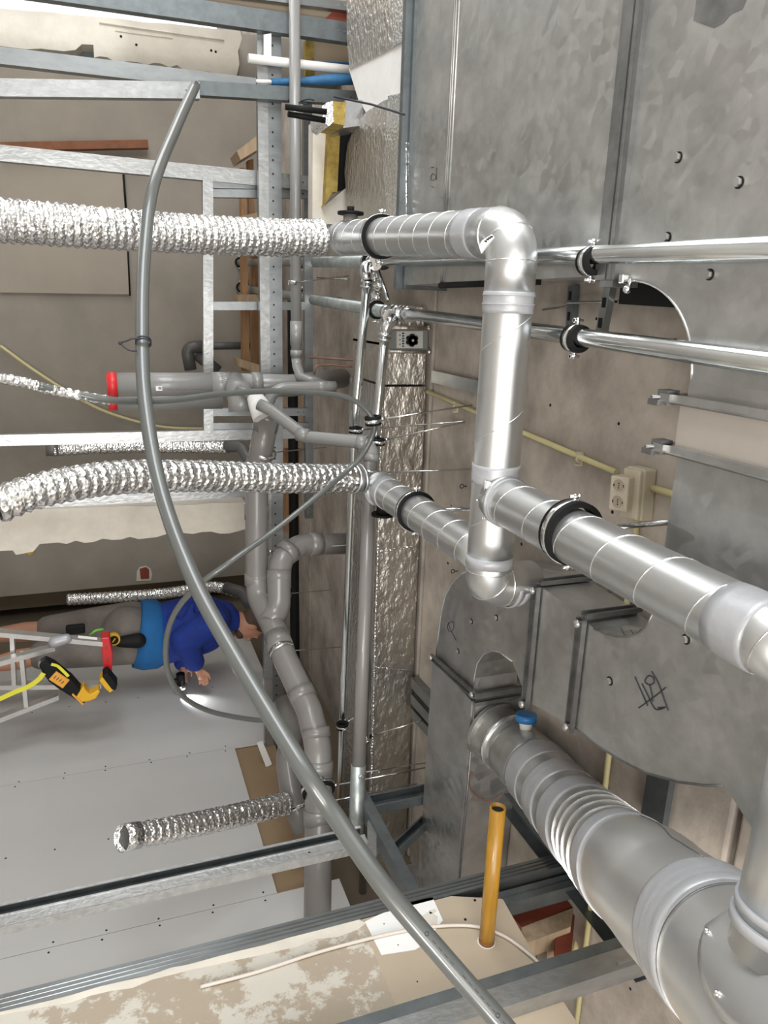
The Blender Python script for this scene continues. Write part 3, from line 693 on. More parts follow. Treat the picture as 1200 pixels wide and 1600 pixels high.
# --- short section with two cross flanges, then sheet
t = thing('rectangular_duct', 'duct section turning right, with warm grey strip between two cross flanges', 'duct', V(0.3, 0.9, ZB), 'rectangular ducts')
b = B(); b.prism([(0.12, 0.45), (0.16, 0.45), (0.16, 1.203), (0.12, 1.203)], ZB, ZT); obj('sleeve', b, 'duct_sheet', t)
b = B(); b.prism([(0.16, 0.45), (0.262, 0.45), (0.262, 1.215), (0.16, 1.215)], ZB - 0.004, ZT); obj('connector', b, 'duct_connector', t)
b = B(); b.prism([(0.262, 0.45), (0.60, 0.45), (0.60, 1.208), (0.262, 1.208)], ZB, ZT); obj('duct_body', b, 'duct_sheet_dark', t)
for xx in (0.158, 0.262):
    b = B(); b.box((xx, 0.84, ZB - 0.010), (0.016, 0.80, 0.022)); b.box((xx, 1.235, 2.87), (0.016, 0.03, 0.20)); b.tube([V(xx + 0.008, 0.45, ZB - 0.018), V(xx + 0.008, 1.24, ZB - 0.018)], 0.004, 8)
    f = obj('flange', b, 'duct_sheet_dark', t)
    b = B(); b.box((xx, 1.245, ZB - 0.012), (0.03, 0.03, 0.03)); b.box((xx + 0.012, 1.262, ZB - 0.03), (0.012, 0.03, 0.012)); b.tube([V(xx, 1.25, ZB - 0.05), V(xx, 1.25, ZB + 0.03)], 0.004, 8); obj('corner_clip', b, 'flange', f)
# --- near bend of the second run
E1 = pxpoly([(895, 1135), (905, 1142), (930, 1163), (970, 1188), (1010, 1208), (1060, 1222), (1100, 1227), (1130, 1228), (1150, 1255), (1172, 1290), (1190, 1318)], z=ZB)
t = thing('duct_bend', 'galvanised bend with crossed out marker scribble, lower right', 'duct', V(0.8, 1.1, ZB), 'rectangular ducts')
inner = pxpoly([(1020, 958), (1012, 975), (1000, 988), (982, 995), (962, 995), (944, 990), (928, 982)], z=ZB)
poly = [(0.60, 0.45), (1.05, 0.45)] + [(p.x, p.y) for p in reversed(E1)] + [(1.05, 1.452), (0.748, 1.452)] + [(p.x, p.y) for p in reversed(inner)] + [(0.60, 1.208)]
b = B(); b.prism(poly, ZB, ZT); obj('duct_body', b, 'duct_sheet', t)
b = B(); b.tube([V(p.x, p.y, ZB) for p in E1[:8]], 0.003, 6); b.tube([V(p.x, p.y, ZB) for p in inner], 0.0025, 6); obj('folded_seam', b, 'flange', t)
scribble([[(1003, 1068), (1012, 1086), (1024, 1108), (1040, 1105), (1028, 1106)], [(992, 1057), (1001, 1078), (1012, 1103)], [(998, 1106), (1012, 1096), (1028, 1084), (1040, 1074)], [(1018, 1049), (1028, 1066), (1036, 1088), (1044, 1110)],
          [(1008, 1062), (1013, 1056), (1020, 1058), (1022, 1066), (1015, 1070), (1008, 1066), (1008, 1062)], [(1015, 1070), (1018, 1082), (1020, 1096)]], ZB - 0.0008, t, 0.0015)
scribble([[(970, 980), (973, 987), (976, 992)], [(985, 984), (990, 990), (997, 989), (1001, 983)]], ZB - 0.0008, t, 0.0009)
for px, py in ((1072, 999), (953, 1064)): plug(px, py, t)
# --- straight section
t = thing('rectangular_duct', 'short straight duct box between the two upright clip flanges', 'duct', V(0.92, 1.56, ZB), 'rectangular ducts')
b = B(); b.prism([(0.742, 1.452), (1.052, 1.452), (1.098, 1.66), (0.736, 1.66)], ZB, ZT); obj('duct_body', b, 'duct_sheet', t)
for (xa, xb, yy) in ((0.735, 1.115, 1.668), (0.742, 1.062, 1.45)):
    b = B()
    b.chan(V(xa, yy, ZB - 0.004), V(xb, yy, ZB - 0.004), (0, 1, 0), (0, 0, -1), 0.028, 0.014, t=0.004)
    b.chan(V(xa - 0.004, yy, ZB - 0.004), V(xa - 0.004, yy, ZT), (0, 1, 0), (-1, 0, 0), 0.028, 0.012, t=0.004)
    f = obj('flange', b, 'flange', t)
    for xx in (xa + 0.012, xb - 0.012):
        b = B(); b.tube([V(xx, yy, ZB - 0.030), V(xx, yy, ZB)], 0.0065, 12); b.sph(V(xx, yy, ZB - 0.024), 0.012, (1, 1, 0.7), 12); obj('corner_bolt', b, 'duct_sheet', f)
scribble([[(938, 920), (946, 926), (956, 925), (954, 921), (948, 928)]], 2.9, t, 0.0009, X=0.741)
# --- far bend (semi-round) and arm to the right
t = thing('duct_bend', 'rounded galvanised duct bend with small handwritten mark and three plugs', 'duct', V(1.0, 2.0, ZB), 'rectangular ducts')
outer = pxpoly([(862, 905), (840, 903), (800, 893), (770, 885), (742, 888), (722, 896), (706, 912), (696, 930), (690, 955), (686, 985), (681, 1028)], z=ZB)
inn = pxpoly([(741, 1082), (741, 1060), (746, 1036), (756, 1022), (770, 1016), (782, 1020), (800, 1033), (830, 1058)], z=ZB)
poly = [(p.x, p.y) for p in outer[1:]] + [(p.x, p.y) for p in inn[:-1]] + [(1.098, 1.675), (0.736, 1.675)]
b = B(); b.prism(poly, ZB, ZT); obj('duct_body', b, 'duct_sheet_dark', t)
b = B(); b.tube([V(p.x, p.y, ZB) for p in outer[4:]], 0.003, 6); b.tube([V(p.x, p.y, ZB) for p in inn[:-1]], 0.003, 6); obj('folded_seam', b, 'spiral_seam', t)
for px, py in ((737, 971), (776, 965), (716, 1017)): plug(px, py, t, 0.007)
scribble([[(700, 973), (703, 981), (707, 990), (713, 1001)], [(703, 972), (699, 978), (702, 987), (708, 983), (708, 972), (704, 972)]], ZB - 0.0008, t, 0.0011)
t = thing('rectangular_duct', 'long flat duct arm with the big round duct plugged into its side', 'duct', V(1.7, 2.16, ZB), 'rectangular ducts')
b = B(); b.prism([(1.275, 1.995), (2.26, 2.02), (2.26, 2.35), (1.275, 2.325)], ZB - 0.01, 2.995); obj('duct_body', b, 'duct_sheet_dark', t)
b = B(); b.prism([(2.26, 2.02), (2.26, 2.35), (2.29, 2.42), (2.34, 2.48), (2.42, 2.54), (2.52, 2.57), (2.60, 2.2), (2.45, 2.03)], ZB - 0.01, 2.995); obj('flared_end', b, 'duct_sheet_dark', t)
b = B(); p, q = at(676, 1026, z=ZB - 0.01), at(743, 1086, z=ZB - 0.01); d = (q - p).normalized(); sd = V(-d.y, d.x, 0)
b.chan(p, q, sd, (0, 0, -1), 0.024, 0.012, t=0.004); b.box(q + V(0.004, 0, 0.09), (0.02, 0.012, 0.18)); f = obj('flange', b, 'flange', t)
for s_ in (0.02, 0.98): b = B(); b.sph(lerp(p, q, s_) - V(0, 0, 0.012), 0.011, (1, 1, 0.7), 12); obj('corner_bolt', b, 'duct_sheet', f)
b = B(); b.box((1.283, 1.99, 2.89), (0.014, 0.016, 0.19)); b.tube([V(1.28, 1.99, ZB), V(2.26, 2.015, ZB)], 0.003, 6); obj('folded_seam', b, 'flange', t)
scribble([[(738, 1206), (734, 1218), (735, 1232), (745, 1245), (758, 1250), (772, 1249), (785, 1240)], [(760, 1213), (764, 1210)]], 0, t, 0.0012, 'red_ink', Y=1.995)

# ================================================================ WRAPPED DUCTS
t = thing('wrapped_duct', 'foil wrapped duct with a smooth white band, top centre', 'duct', V(-0.8, 3.0, 2.8), 'foil wrapped ducts')
b = B(); b.ext(pxpoly([(541, -60), (633, -60), (637, 62), (600, 82), (546, 108), (542, 60)], z=2.79), (0, 0, 0.17)); obj('foil_jacket', b, 'foil_wrap', t)
b = B(); b.ext(pxpoly([(545, 108), (636, 60), (634, 148), (600, 158), (572, 176), (560, 156)], z=2.795), (0, 0, 0.165)); obj('white_band', b, 'white_fill', t)
b = B(); b.ext(pxpoly([(572, 175), (600, 157), (634, 147), (632, 350), (548, 350), (541, 310), (538, 265), (543, 225), (555, 195)], z=2.785), (0, 0, 0.17)); obj('foil_jacket', b, 'foil_wrap', t)
b = B(); b.ext(pxpoly([(606, 150), (634, 144), (634, 350), (606, 350), (598, 260), (603, 200)], z=2.782), (0, 0, 0.004)); obj('crinkled_strip', b, 'foil_flex', t)
b = B(); b.ext(pxpoly([(610, -60), (633, -60), (636, 60), (612, 74), (614, 30)], z=2.787), (0, 0, 0.004)); obj('crinkled_strip', b, 'foil_flex', t)
b = B(); b.tube([at(522, 151, Y=3.2), at(580, 163, Y=3.0), at(632, 179, Y=2.7)], 0.004, 8); tag(obj('wire', b, 'ink'), 'thin dark wire stretched in front of the wrapped duct', 'wire')

t = thing('wrapped_duct', 'long foil wrapped duct running along the ceiling past the drain pipes', 'duct', V(1.4, 3.1, 2.78), 'foil wrapped ducts')
b = B(); b.prism([(0.32, 2.965), (2.72, 2.945), (2.72, 3.40), (0.32, 3.42)], 2.785, 2.985); o = obj('foil_jacket', b, 'foil_wrap', t)
b = B(); b.ext([V(0.32, 2.962, 2.79), V(2.72, 2.942, 2.79), V(2.72, 2.942, 2.985), V(0.32, 2.962, 2.985)], (0, 0.004, 0)); obj('side_foil', b, 'foil_smooth', t)
b = B(); pts = [V(0.3 + 2.4 * i / 60, 2.962 - 0.02 * i / 60, 2.787 + random.uniform(-0.002, 0.002)) for i in range(61)]; b.tube(pts, 0.006, 6, noise_amp=0.002); obj('foil_seam', b, 'foil_flex', t)
b = B()
for xx, j in ((1.62, 0.05), (0.88, 0.02), (1.05, -0.01)):
    pts = [V(xx + j * i / 8 + random.uniform(-0.004, 0.004), 2.953, 2.79 + 0.19 * i / 8) for i in range(9)]; b.tube(pts, 0.004, 6, noise_amp=0.0015)
obj('foil_fold', b, 'foil_flex', t)
# fire damper
t = thing('fire_damper', 'damper box with black knob and paper label at the end of the long foil duct', 'damper', V(0.2, 3.0, 2.78))
b = B(); b.box((0.225, 3.18, 2.885), (0.17, 0.43, 0.19)); obj('housing', b, 'foil_smooth', t)
b = B(); b.ext(pxpoly([(603, 516), (668, 514), (668, 548), (603, 547)], Y=2.955), (0, 0.01, 0)); obj('face', b, 'damper_grey', t)
b = B(); b.ext(pxpoly([(620, 517.5), (661, 517.5), (661, 544), (620, 544)], Y=2.950), (0, 0.005, 0)); lab = obj('label', b, 'damper_label', t)
b = B()
for px, py, h in ((630, 521, 1.6), (630, 525, 1.6), (630, 529, 1.6), (630, 533, 1.6), (630, 537, 1.6), (630, 541, 1.2), (625, 524, .7), (625, 531, .7), (625, 538, .7)):
    b.ext(pxpoly([(px - h, py - 1.3), (px + h, py - 1.3), (px + h, py + 1.0), (px - h, py + 1.3)], Y=2.9485), (0, 0.001, 0))
obj('lettering', b, 'ink', lab)
c = at(645, 532, Y=2.93)
b = B(); b.tube([c, c + V(0, 0.022, 0)], 0.020, 24)
for k in range(6): a = 2 * PI * k / 6; b.tube([c + V(math.cos(a) * 0.017, 0, math.sin(a) * 0.017), c + V(math.cos(a) * 0.017, 0.018, math.sin(a) * 0.017)], 0.0095, 12)
kn = obj('knob', b, 'rubber', t); b = B(); b.tube([c - V(0, 0.003, 0), c], 0.005, 12); obj('knob_screw', b, 'aluminium', kn)
for (y_, ) in ((513,), (550,)):
    b = B(); b.tube([at(604, y_ - 1, Y=2.945), at(668, y_, Y=2.945)], 0.008, 8); b.sph(at(670, y_, Y=2.945), 0.011, seg=10); obj('flange', b, 'foil_smooth', t)
b = B(); b.box((0.07, 3.2, 2.885), (0.16, 0.40, 0.19)); obj('end_sleeve', b, 'foil_smooth', t)

# ================================================================ ROUND DUCTS
R1 = 0.0625
def spiral_run(label, p, q, R, pitch, grp='spiral ducts', tapes=(), ph=0.0, name='spiral_duct'):
    t = thing(name, label, 'round duct', p, grp)
    n = 12
    b = B(); b.tube([lerp(p, q, i / n) for i in range(n + 1)], R, 48); obj('duct_body', b, 'spiral_metal', t)
    b = B(); b.helix(p, q, R, pitch, 0.0017, ph=ph); obj('spiral_seam', b, 'spiral_seam', t)
    L = (q - p).length; d = (q - p).normalized()
    for (s0, s1) in tapes:
        b = B(); m = []; rr = []
        for i in range(7): m.append(p + d * (s0 + (s1 - s0) * i / 6)); rr.append(R + 0.0022 + 0.0005 * math.sin(i * 2.1))
        b.tube(m, rr, 48); obj('tape_band', b, 'tape', t)
    return t
def elbow(label, pts, rad, R, name='duct_elbow', mat='spiral_metal', grp='duct elbows', n=10, cat='elbow', seams=(0.33, 0.5, 0.67), collars=True, cm=None, cr=0.002):
    path = fillet(pts, rad, n); t = thing(name, label, cat, path[len(path) // 2], grp)
    b = B(); b.tube(path, R, 48); obj('bend', b, mat, t)
    def ptat(f):
        k = f * (len(path) - 1); i = min(int(k), len(path) - 2); return lerp(path[i], path[i + 1], k - i), (path[i + 1] - path[i]).normalized()
    b = B()
    for f in seams: c, d = ptat(f); b.ring(c, d, R * 0.98, R + 0.0015, 0.003, 48)
    obj('seam', b, cm or 'spiral_seam', t)
    return t
YC, ZC = 1.715, 2.66
ec = V(-0.19, YC, ZC)                                   # corner of the first elbow
p_far = at(505, 370, z=2.60); p_far = V(-0.262, 2.967, 2.60)
p1 = lerp(ec, p_far, 0.12)
t1 = spiral_run('spiral duct coming from the top foil hose to the first elbow', p_far, p1, R1, 0.105, tapes=((0.0, 0.03), ((p1 - p_far).length - 0.075, (p1 - p_far).length + 0.012)), ph=1.0)
b = B(); c = lerp(p_far, p1, 0.08); b.tube([c - V(0.045, 0, 0), c - V(0.083, 0, 0)], 0.028, 20); k = obj('inspection_port', b, 'pvc', t1)
b = B(); b.tube([c - V(0.083, 0, 0), c - V(0.093, 0, 0)], 0.050, 28); b.tube([c - V(0.09, 0, 0), c - V(0.112, 0, 0)], 0.014, 12); obj('black_cap', b, 'rubber', k, 'black cap')
d1 = (p_far - ec).normalized()
te = elbow('large bright duct elbow with paper sticker, top of the cross duct', [ec + d1 * 0.165, ec, ec + V(0.15, 0, 0)], 0.105, R1 * 1.015, seams=(0.12, 0.5, 0.88))
b = B(); cst = at(757, 383, d=1.64)
# sticker wrapped on the elbow
for_pts = [(748, 385), (753, 376), (768, 366), (772, 371), (760, 384), (752, 396)]
b.ext([at(px, py, d=1.745 if px < 760 else 1.73) for px, py in for_pts], (0, 0.004, 0.004)); st = obj('sticker', b, 'paper', te)
b = B()
for i, (px, py) in enumerate(((762, 374), (765, 372), (759, 377), (768, 370))):
    b.box(at(px, py, d=1.722), (0.004, 0.003, 0.006))
obj('sticker_print', b, 'ink', st)
cA, cB = ec + V(0.14, 0, 0), V(0.655, YC, ZC)
tc_ = spiral_run('upright looking spiral duct crossing the picture centre between two elbows', cA, cB, R1 * 1.0, -0.235, tapes=((0.0, 0.052), (0.44, 0.49)), ph=2.2)
b = B()
for s_ in (0.008, 0.03): b.ring(cA + V(s_, 0, 0), (1, 0, 0), R1, R1 + 0.0042, 0.004, 48)
obj('tape_fold', b, 'tape', tc_)
te2 = elbow('small duct elbow under the crossing duct, turning up to the ceiling duct', [V(0.645, YC, ZC), V(0.735, YC, ZC), V(0.75, YC + 0.02, ZC + 0.15)], 0.07, R1 * 1.01, seams=(0.08, 0.5, 0.92))
b = B(); b.ring(V(0.66, YC, ZC), (1, 0, 0), R1, R1 + 0.003, 0.03, 48); b.ring(V(0.748, YC + 0.013, ZC + 0.075), (0.1, 0.1, 1), R1, R1 + 0.004, 0.014, 48); b.ring(V(0.748, YC + 0.016, ZC + 0.10), (0.1, 0.1, 1), R1, R1 + 0.003, 0.02, 48); obj('tape_band', b, 'tape', te2)
# front branch
q0, q1 = V(0.478, YC - 0.03, ZC), V(0.484, 0.72, ZC)
t2 = spiral_run('bright spiral duct branching towards the viewer, right of centre', q0, q1, R1, 0.137, tapes=((0.02, 0.055),), ph=0.5)
b = B(); b.ring(q0 + V(0, -0.035, 0), (0, 1, 0), R1, R1 + 0.006, 0.02, 48); sd = obj('saddle_collar', b, 'spiral_metal', t2)
b = B(); b.box(V(0.44, YC - 0.055, ZC - 0.052), (0.03, 0.012, 0.012)); obj('sticker', b, 'paper', t2)
for a in range(0, 360, 45): b = B(); b.sph(q0 + V(math.cos(math.radians(a)) * (R1 + 0.008), -0.008, math.sin(math.radians(a)) * (R1 + 0.008)), 0.004, seg=8); obj('screw', b, 'fitting', t2)
# end collar with tape near right margin
qc = at(1180, 985, z=ZC)
b = B(); b.tube([V(0.484, qc.y + 0.055, ZC), V(0.484, qc.y + 0.03, ZC), V(0.484, qc.y - 0.02, ZC), V(0.484, qc.y - 0.03, ZC)], [R1 + 0.002, R1 + 0.0035, R1 + 0.0035, R1 + 0.002], 48); obj('tape_band', b, 'tape', t2)
# rear branch
r0, r1 = V(0.672, 2.62, ZC + 0.0), V(0.657, YC + 0.02, ZC)
t3 = spiral_run('darker spiral duct behind, from the second foil hose to the crossing duct', r0, r1, R1 * 0.95, 0.12, tapes=((0.06, 0.12),), ph=0.2)
b = B(); b.ring(lerp(r0, r1, 0.02), (0, 1, 0), R1 * .95, R1 + 0.006, 0.02, 40); obj('end_collar', b, 'spiral_metal', t3)
b = B(); c = lerp(r0, r1, 0.06); b.tube([c + V(0.045, 0, 0), c + V(0.09, 0, 0)], 0.026, 16); b.tube([c + V(0.088, 0, 0), c + V(0.097, 0, 0)], 0.045, 24); obj('black_cap', b, 'rubber', t3, 'black cap')
# clamps on ducts
c = lerp(p_far, p1, 0.36); clamp(c, d1, R1, 'big duct clamp around the spiral duct next to the top foil hose', c + V(0, 0, CEIL - c.z), w=0.022, side=(1, 0, 0), group='duct clamps', name='duct_clamp')
c = V(0.473, 1.355, ZC); c.y = at(893, 830, z=ZC).y; clamp(c, (0, 1, 0), R1, 'big duct clamp around the bright branch right of centre', c + V(0, 0, CEIL - c.z), w=0.03, side=(1, 0, 0), group='duct clamps', name='duct_clamp')
c = lerp(r0, r1, 0.42); clamp(c, (0, 1, 0), R1 * 0.95, 'big duct clamp around the darker rear branch', c + V(0, 0, CEIL - c.z), w=0.022, side=(1, 0, 0), group='duct clamps', name='duct_clamp')

# ---- the big round duct at the lower right
TK = [(1.405, 2.0, 2.885, .098), (1.41, 1.88, 2.90, .099), (1.385, 1.72, 2.885, .100), (1.36, 1.56, 2.86, .101), (1.315, 1.40, 2.82, .103), (1.255, 1.27, 2.775, .105), (1.17, 1.10, 2.705, .107), (1.08, .944, 2.644, .112), (1.05, .86, 2.62, .113), (.99, .725, 2.58, .114), (.937, .60, 2.53, .114), (.87, .44, 2.46, .114), (.79, .25, 2.38, .114)]
cen = crom([k[:3] for k in TK], 10)
rad_ = []
for i in range(len(TK) - 1):
    for k in range(10): rad_.append(TK[i][3] + (TK[i + 1][3] - TK[i][3]) * k / 10)
rad_.append(TK[-1][3])
def onk(f):
    f = max(0, min(f, len(cen) - 1.001)); i = int(f); u = f - i
    return lerp(cen[i], cen[i + 1], u), rad_[i] + (rad_[i + 1] - rad_[i]) * u, (cen[i + 1] - cen[i]).normalized()
def slv(f0, f1, dr, n=8, prof=None):
    pts, rs = [], []
    for i in range(n + 1):
        c, r, _ = onk(f0 + (f1 - f0) * i / n); pts.append(c); rs.append(r + (prof[i] if prof else dr))
    return pts, rs
tb = thing('round_duct', 'thickest round duct at the lower right, banded with grey tape', 'round duct', onk(60)[0])
def part(nm, f0, f1, dr, mat, par=None, n=10, prof=None, lab=None, seg=72):
    pts, rs = slv(f0, f1, dr, n, prof); b = B(); b.tube(pts, rs, seg); return obj(nm, b, mat, par or tb, lab)
part('spigot_collar', 0, 1.2, 0.012, 'duct_sheet_dark')
part('duct_body', 0, 6, 0.0, 'duct_sheet_dark', n=8)
b = B(); c, r, d = onk(6.5); b.ring(c, d, r - 0.002, r + 0.006, 0.016, 72); obj('rubber_ring', b, 'spiral_seam', tb)
part('sleeve', 7, 11, 0.001, 'spiral_metal', n=6)
part('sleeve', 11, 20, 0.003, 'duct_sheet', n=8, lab='plain zinc sleeve with the blue capped port')
part('tape_band', 20, 25.5, 0.007, 'tape')
part('sleeve', 25.5, 29, 0.005, 'spiral_metal')
part('tape_band', 28.5, 34.5, 0.009, 'tape', prof=[.006, .009, .009, .009, .010, .009, .009, .009, .009, .009, .008])
part('sleeve', 34.5, 38, 0.006, 'spiral_metal')
part('tape_band', 37.5, 45, 0.010, 'tape')
part('sleeve', 45, 61, 0.004, 'duct_sheet_dark')
b = B()
for f in (49, 52, 55, 58): c, r, d = onk(f); b.ring(c, d, r, r + 0.0075, 0.004, 72)
obj('spiral_seam', b, 'spiral_seam', tb)
part('tape_band', 60, 63.5, 0.008, 'tape')
part('bend', 63, 88, 0.004, 'zinc_bright', n=16)
# lengthwise fold
b = B(); pts = []
for i in range(13):
    c, r, d = onk(63.5 + (86 - 63.5) * i / 12); a = V(-0.62, -0.25, 0.0); a = (a - d * a.dot(d)).normalized(); pts.append(c + a * (r + 0.0045))
b.tube(pts, 0.0016, 6); obj('lengthwise_seam', b, 'flange', tb)
part('tape_band', 86.5, 93.5, 0.009, 'tape', n=12, prof=[.006, .009, .010, .009, .010, .010, .009, .010, .009, .009, .010, .009, .007])
part('duct_body', 92, 128, 0.004, 'zinc_bright', n=20)
b = B()
for f in (94.5, 113): c, r, d = onk(f); b.ring(c, d, r, r + 0.0065, 0.004, 72)
obj('seam', b, 'flange', tb)
# blue capped measuring port
c, r, d = onk(14.5); dcam = -((M3.transposed() @ (c - V(0, 0, CAMZ))).z)
a = at(829, 1128, d=dcam - 0.045) - c; a = (a - d * a.dot(d)).normalized()
b = B(); b.tube([c + a * r, c + a * (r + 0.022), c + a * (r + 0.03)], [0.018, 0.022, 0.030], 24); pt = obj('port_neck', b, 'white_plastic', tb)
b = B(); b.tube([c + a * (r + 0.028), c + a * (r + 0.052)], 0.034, 28); obj('port_cap', b, 'blue_plastic', pt, 'blue cap')
# branch duct at the right margin
p, q = at(1222, 1462, d=0.96), at(1268, 1265, d=0.94)
dd = (q - p).normalized()
tt = thing('branch_duct', 'upright looking branch duct at the right margin, screwed to the thickest duct', 'round duct', p)
b = B(); b.tube([p - dd * 0.03, p + dd * 0.30], 0.060, 48); obj('duct_body', b, 'spiral_metal', tt)
b = B(); b.ring(p + dd * 0.012, dd, 0.06, 0.0655, 0.014, 48); b.ring(p + dd * 0.034, dd, 0.06, 0.0635, 0.010, 48); obj('rubber_ring', b, 'tape', tt)
c, r, d = onk(106)
# saddle: a patch of slightly larger tube
vs = []
b = B(); n1, n2 = 16, 20
side = (p - c); 
for i in range(n1 + 1):
    row = []
    cc, rr, d_ = onk(99.5 + 16 * i / n1); a0 = (p - cc); a0 = (a0 - d_ * a0.dot(d_)).normalized(); b0 = d_.cross(a0)
    wdt = 1.05 * math.sqrt(max(0.001, 1 - ((i - n1 / 2) / (n1 / 2)) ** 2))
    for k in range(n2 + 1):
        th = wdt * (k / n2 * 2 - 1); row.append(b.bm.verts.new(cc + (a0 * math.cos(th) + b0 * math.sin(th)) * (rr + 0.0075)))
    vs.append(row)
for i in range(n1):
    for k in range(n2): b.bm.faces.new((vs[i][k], vs[i][k + 1], vs[i + 1][k + 1], vs[i + 1][k])).smooth = True
sd = obj('saddle', b, 'zinc_bright', tt)
sm = sd.modifiers.new('thick', 'SOLIDIFY'); sm.thickness = 0.002
for f, th in ((101.5, -0.55), (101.5, 0.55), (107, -0.9), (107, 0.9)):
    cc, rr, d_ = onk(f); a0 = (p - cc); a0 = (a0 - d_ * a0.dot(d_)).normalized(); b0 = d_.cross(a0)
    b = B(); b.sph(cc + (a0 * math.cos(th) + b0 * math.sin(th)) * (rr + 0.009), 0.005, seg=10); obj('screw', b, 'fitting', tt)

# ================================================================ WATER PIPES (pressed steel)
def Z(px, py, z): return at(px, py, z=z)
ZP = 2.78
a0, a1, a2 = Z(385, 411, 2.80), Z(590, 409, ZP), Z(1290, 403, ZP)
def line_pipe(label, p, q, r, mat, grp, parts=()):
    t = thing('water_pipe', label, 'pipe', p, grp)
    b = B(); b.tube([p, q], r, 28); obj('pipe', b, mat, t); return t
j1 = Z(582, 409, ZP); 
line_pipe('dull zinc water pipe running back from the upper tee through the stud wall', Z(372, 410, ZP + .0), j1, 0.0265, 'dull_pipe', 'dull water pipes')
P1 = line_pipe('shiny water pipe nearest the large plenum, running to the right margin', Z(595, 409, ZP), V(Z(1200, 403, ZP).x, 0.6, ZP), 0.021, 'steel_pipe', 'shiny water pipes')
j2 = Z(603, 487, 2.77)
line_pipe('dull zinc water pipe running back from the lower tee through the stud wall', Z(372, 449, 2.77), j2, 0.0265, 'dull_pipe', 'dull water pipes')
s2 = Z(615, 487, 2.77); e2 = Z(1200, 567, 2.77); 
line_pipe('shiny slanting water pipe just right of the first, passing two black clamps', s2, lerp(s2, e2, 1.4), 0.021, 'steel_pipe', 'shiny water pipes')
AXY = V(0, 1, 0)
def tee(label, c, down, r=0.0265):
    t = thing('press_tee', label, 'pipe fitting', c, 'press fittings')
    b = B(); b.tube([c + V(0, 0.05, 0), c - V(0, 0.05, 0)], r + 0.003, 28)
    for yy in (0.05, 0.036, -0.036, -0.05): b.ring(c + V(0, yy, 0), (0, 1, 0), r, r + 0.0085, 0.010, 28)
    obj('tee_body', b, 'fitting', t)
    dn = (Vector(down) - c).normalized()
    b = B(); b.tube([c, c + dn * 0.062], r * 0.8, 24); b.ring(c + dn * 0.058, dn, r * 0.6, r * 0.8 + 0.008, 0.010, 24); obj('branch_socket', b, 'fitting', t)
    return t
def drop(label, pts, r, group, el):
    t = thing('riser_pipe', label, 'pipe', pts[1], group)
    b = B(); b.tube(pts[1:], r, 28); obj('pipe', b, 'steel_pipe', t)
    d = (pts[1] - pts[0]); 
    e = thing('press_elbow', el, 'pipe fitting', pts[0], 'press fittings')
    path = fillet([pts[0], pts[0] + (pts[1] - pts[0]) * 0.5, pts[1]], 0.04)
    return t
# first drop
dA = [Z(574, 440, 2.71), Z(555, 650, 2.70), Z(524, 1420, 2.66)]
tA = thing('riser_pipe', 'left one of the two thin steel pipes dropping from the tees, running full length', 'pipe', dA[0], 'steel branch pipes')
b = B(); b.tube([dA[0], dA[1], dA[2], dA[2] + (dA[2] - dA[1]).normalized() * 0.4], 0.0185, 24); obj('pipe', b, 'steel_pipe', tA)
e = thing('press_elbow', 'pressed steel elbow under the upper tee', 'pipe fitting', dA[0], 'press fittings')
path = fillet([Z(584, 410, 2.755), Z(568, 416, 2.70), dA[0]], 0.05)
b = B(); b.tube([Z(592, 408, 2.77)] + path, 0.0215, 24); obj('elbow_body', b, 'fitting', e)
b = B()
for f in (0.0, 0.018): b.ring(dA[0] + (dA[1] - dA[0]).normalized() * f, dA[1] - dA[0], 0.018, 0.027, 0.008, 24)
obj('press_ring', b, 'fitting', e)
tee('upper press tee, where the first branch pipe turns down', Z(592, 409, ZP), Z(578, 414, 2.70))
# second drop
dB = [Z(602, 522, 2.70), Z(588, 665, 2.70), Z(566, 1420, 2.70)]
tB = thing('riser_pipe', 'right one of the two thin steel pipes, passing behind the grey drain', 'pipe', dB[0], 'steel branch pipes')
b = B(); b.tube([dB[0], dB[1], Z(575, 1000, 2.70), dB[2]], 0.0185, 24); obj('pipe', b, 'steel_pipe', tB)
e = thing('press_elbow', 'pressed steel elbow under the lower tee', 'pipe fitting', dB[0], 'press fittings')
path = fillet([Z(616, 498, 2.735), Z(604, 508, 2.70), dB[0]], 0.05)
b = B(); b.tube(path, 0.0215, 24); obj('elbow_body', b, 'fitting', e)
b = B()
for f in (0.0, 0.018): b.ring(dB[0] + (dB[1] - dB[0]).normalized() * f, dB[1] - dB[0], 0.018, 0.027, 0.008, 24)
obj('press_ring', b, 'fitting', e)
tee('lower press tee, where the second branch pipe turns down', Z(613, 489, 2.77), Z(605, 505, 2.70))
t = thing('press_coupling', 'ribbed press coupling just right of the lower tee', 'pipe fitting', Z(640, 492, 2.77), 'press fittings')
b = B(); dv = (e2 - s2).normalized(); cc = Z(634, 490, 2.77)
b.tube([cc - dv * 0.07, cc + dv * 0.045], 0.025, 28)
for f in (-0.07, -0.03, 0.01, 0.045): b.ring(cc + dv * f, dv, 0.02, 0.031, 0.011, 28)
obj('coupling_body', b, 'fitting', t)
b = B(); b.tube([Z(590, 420, 2.78), Z(607, 470, 2.78)], 0.008, 10); tag(obj('stay_bar', b, 'steel_pipe'), 'short shiny bar linking the two press tees', 'bar')
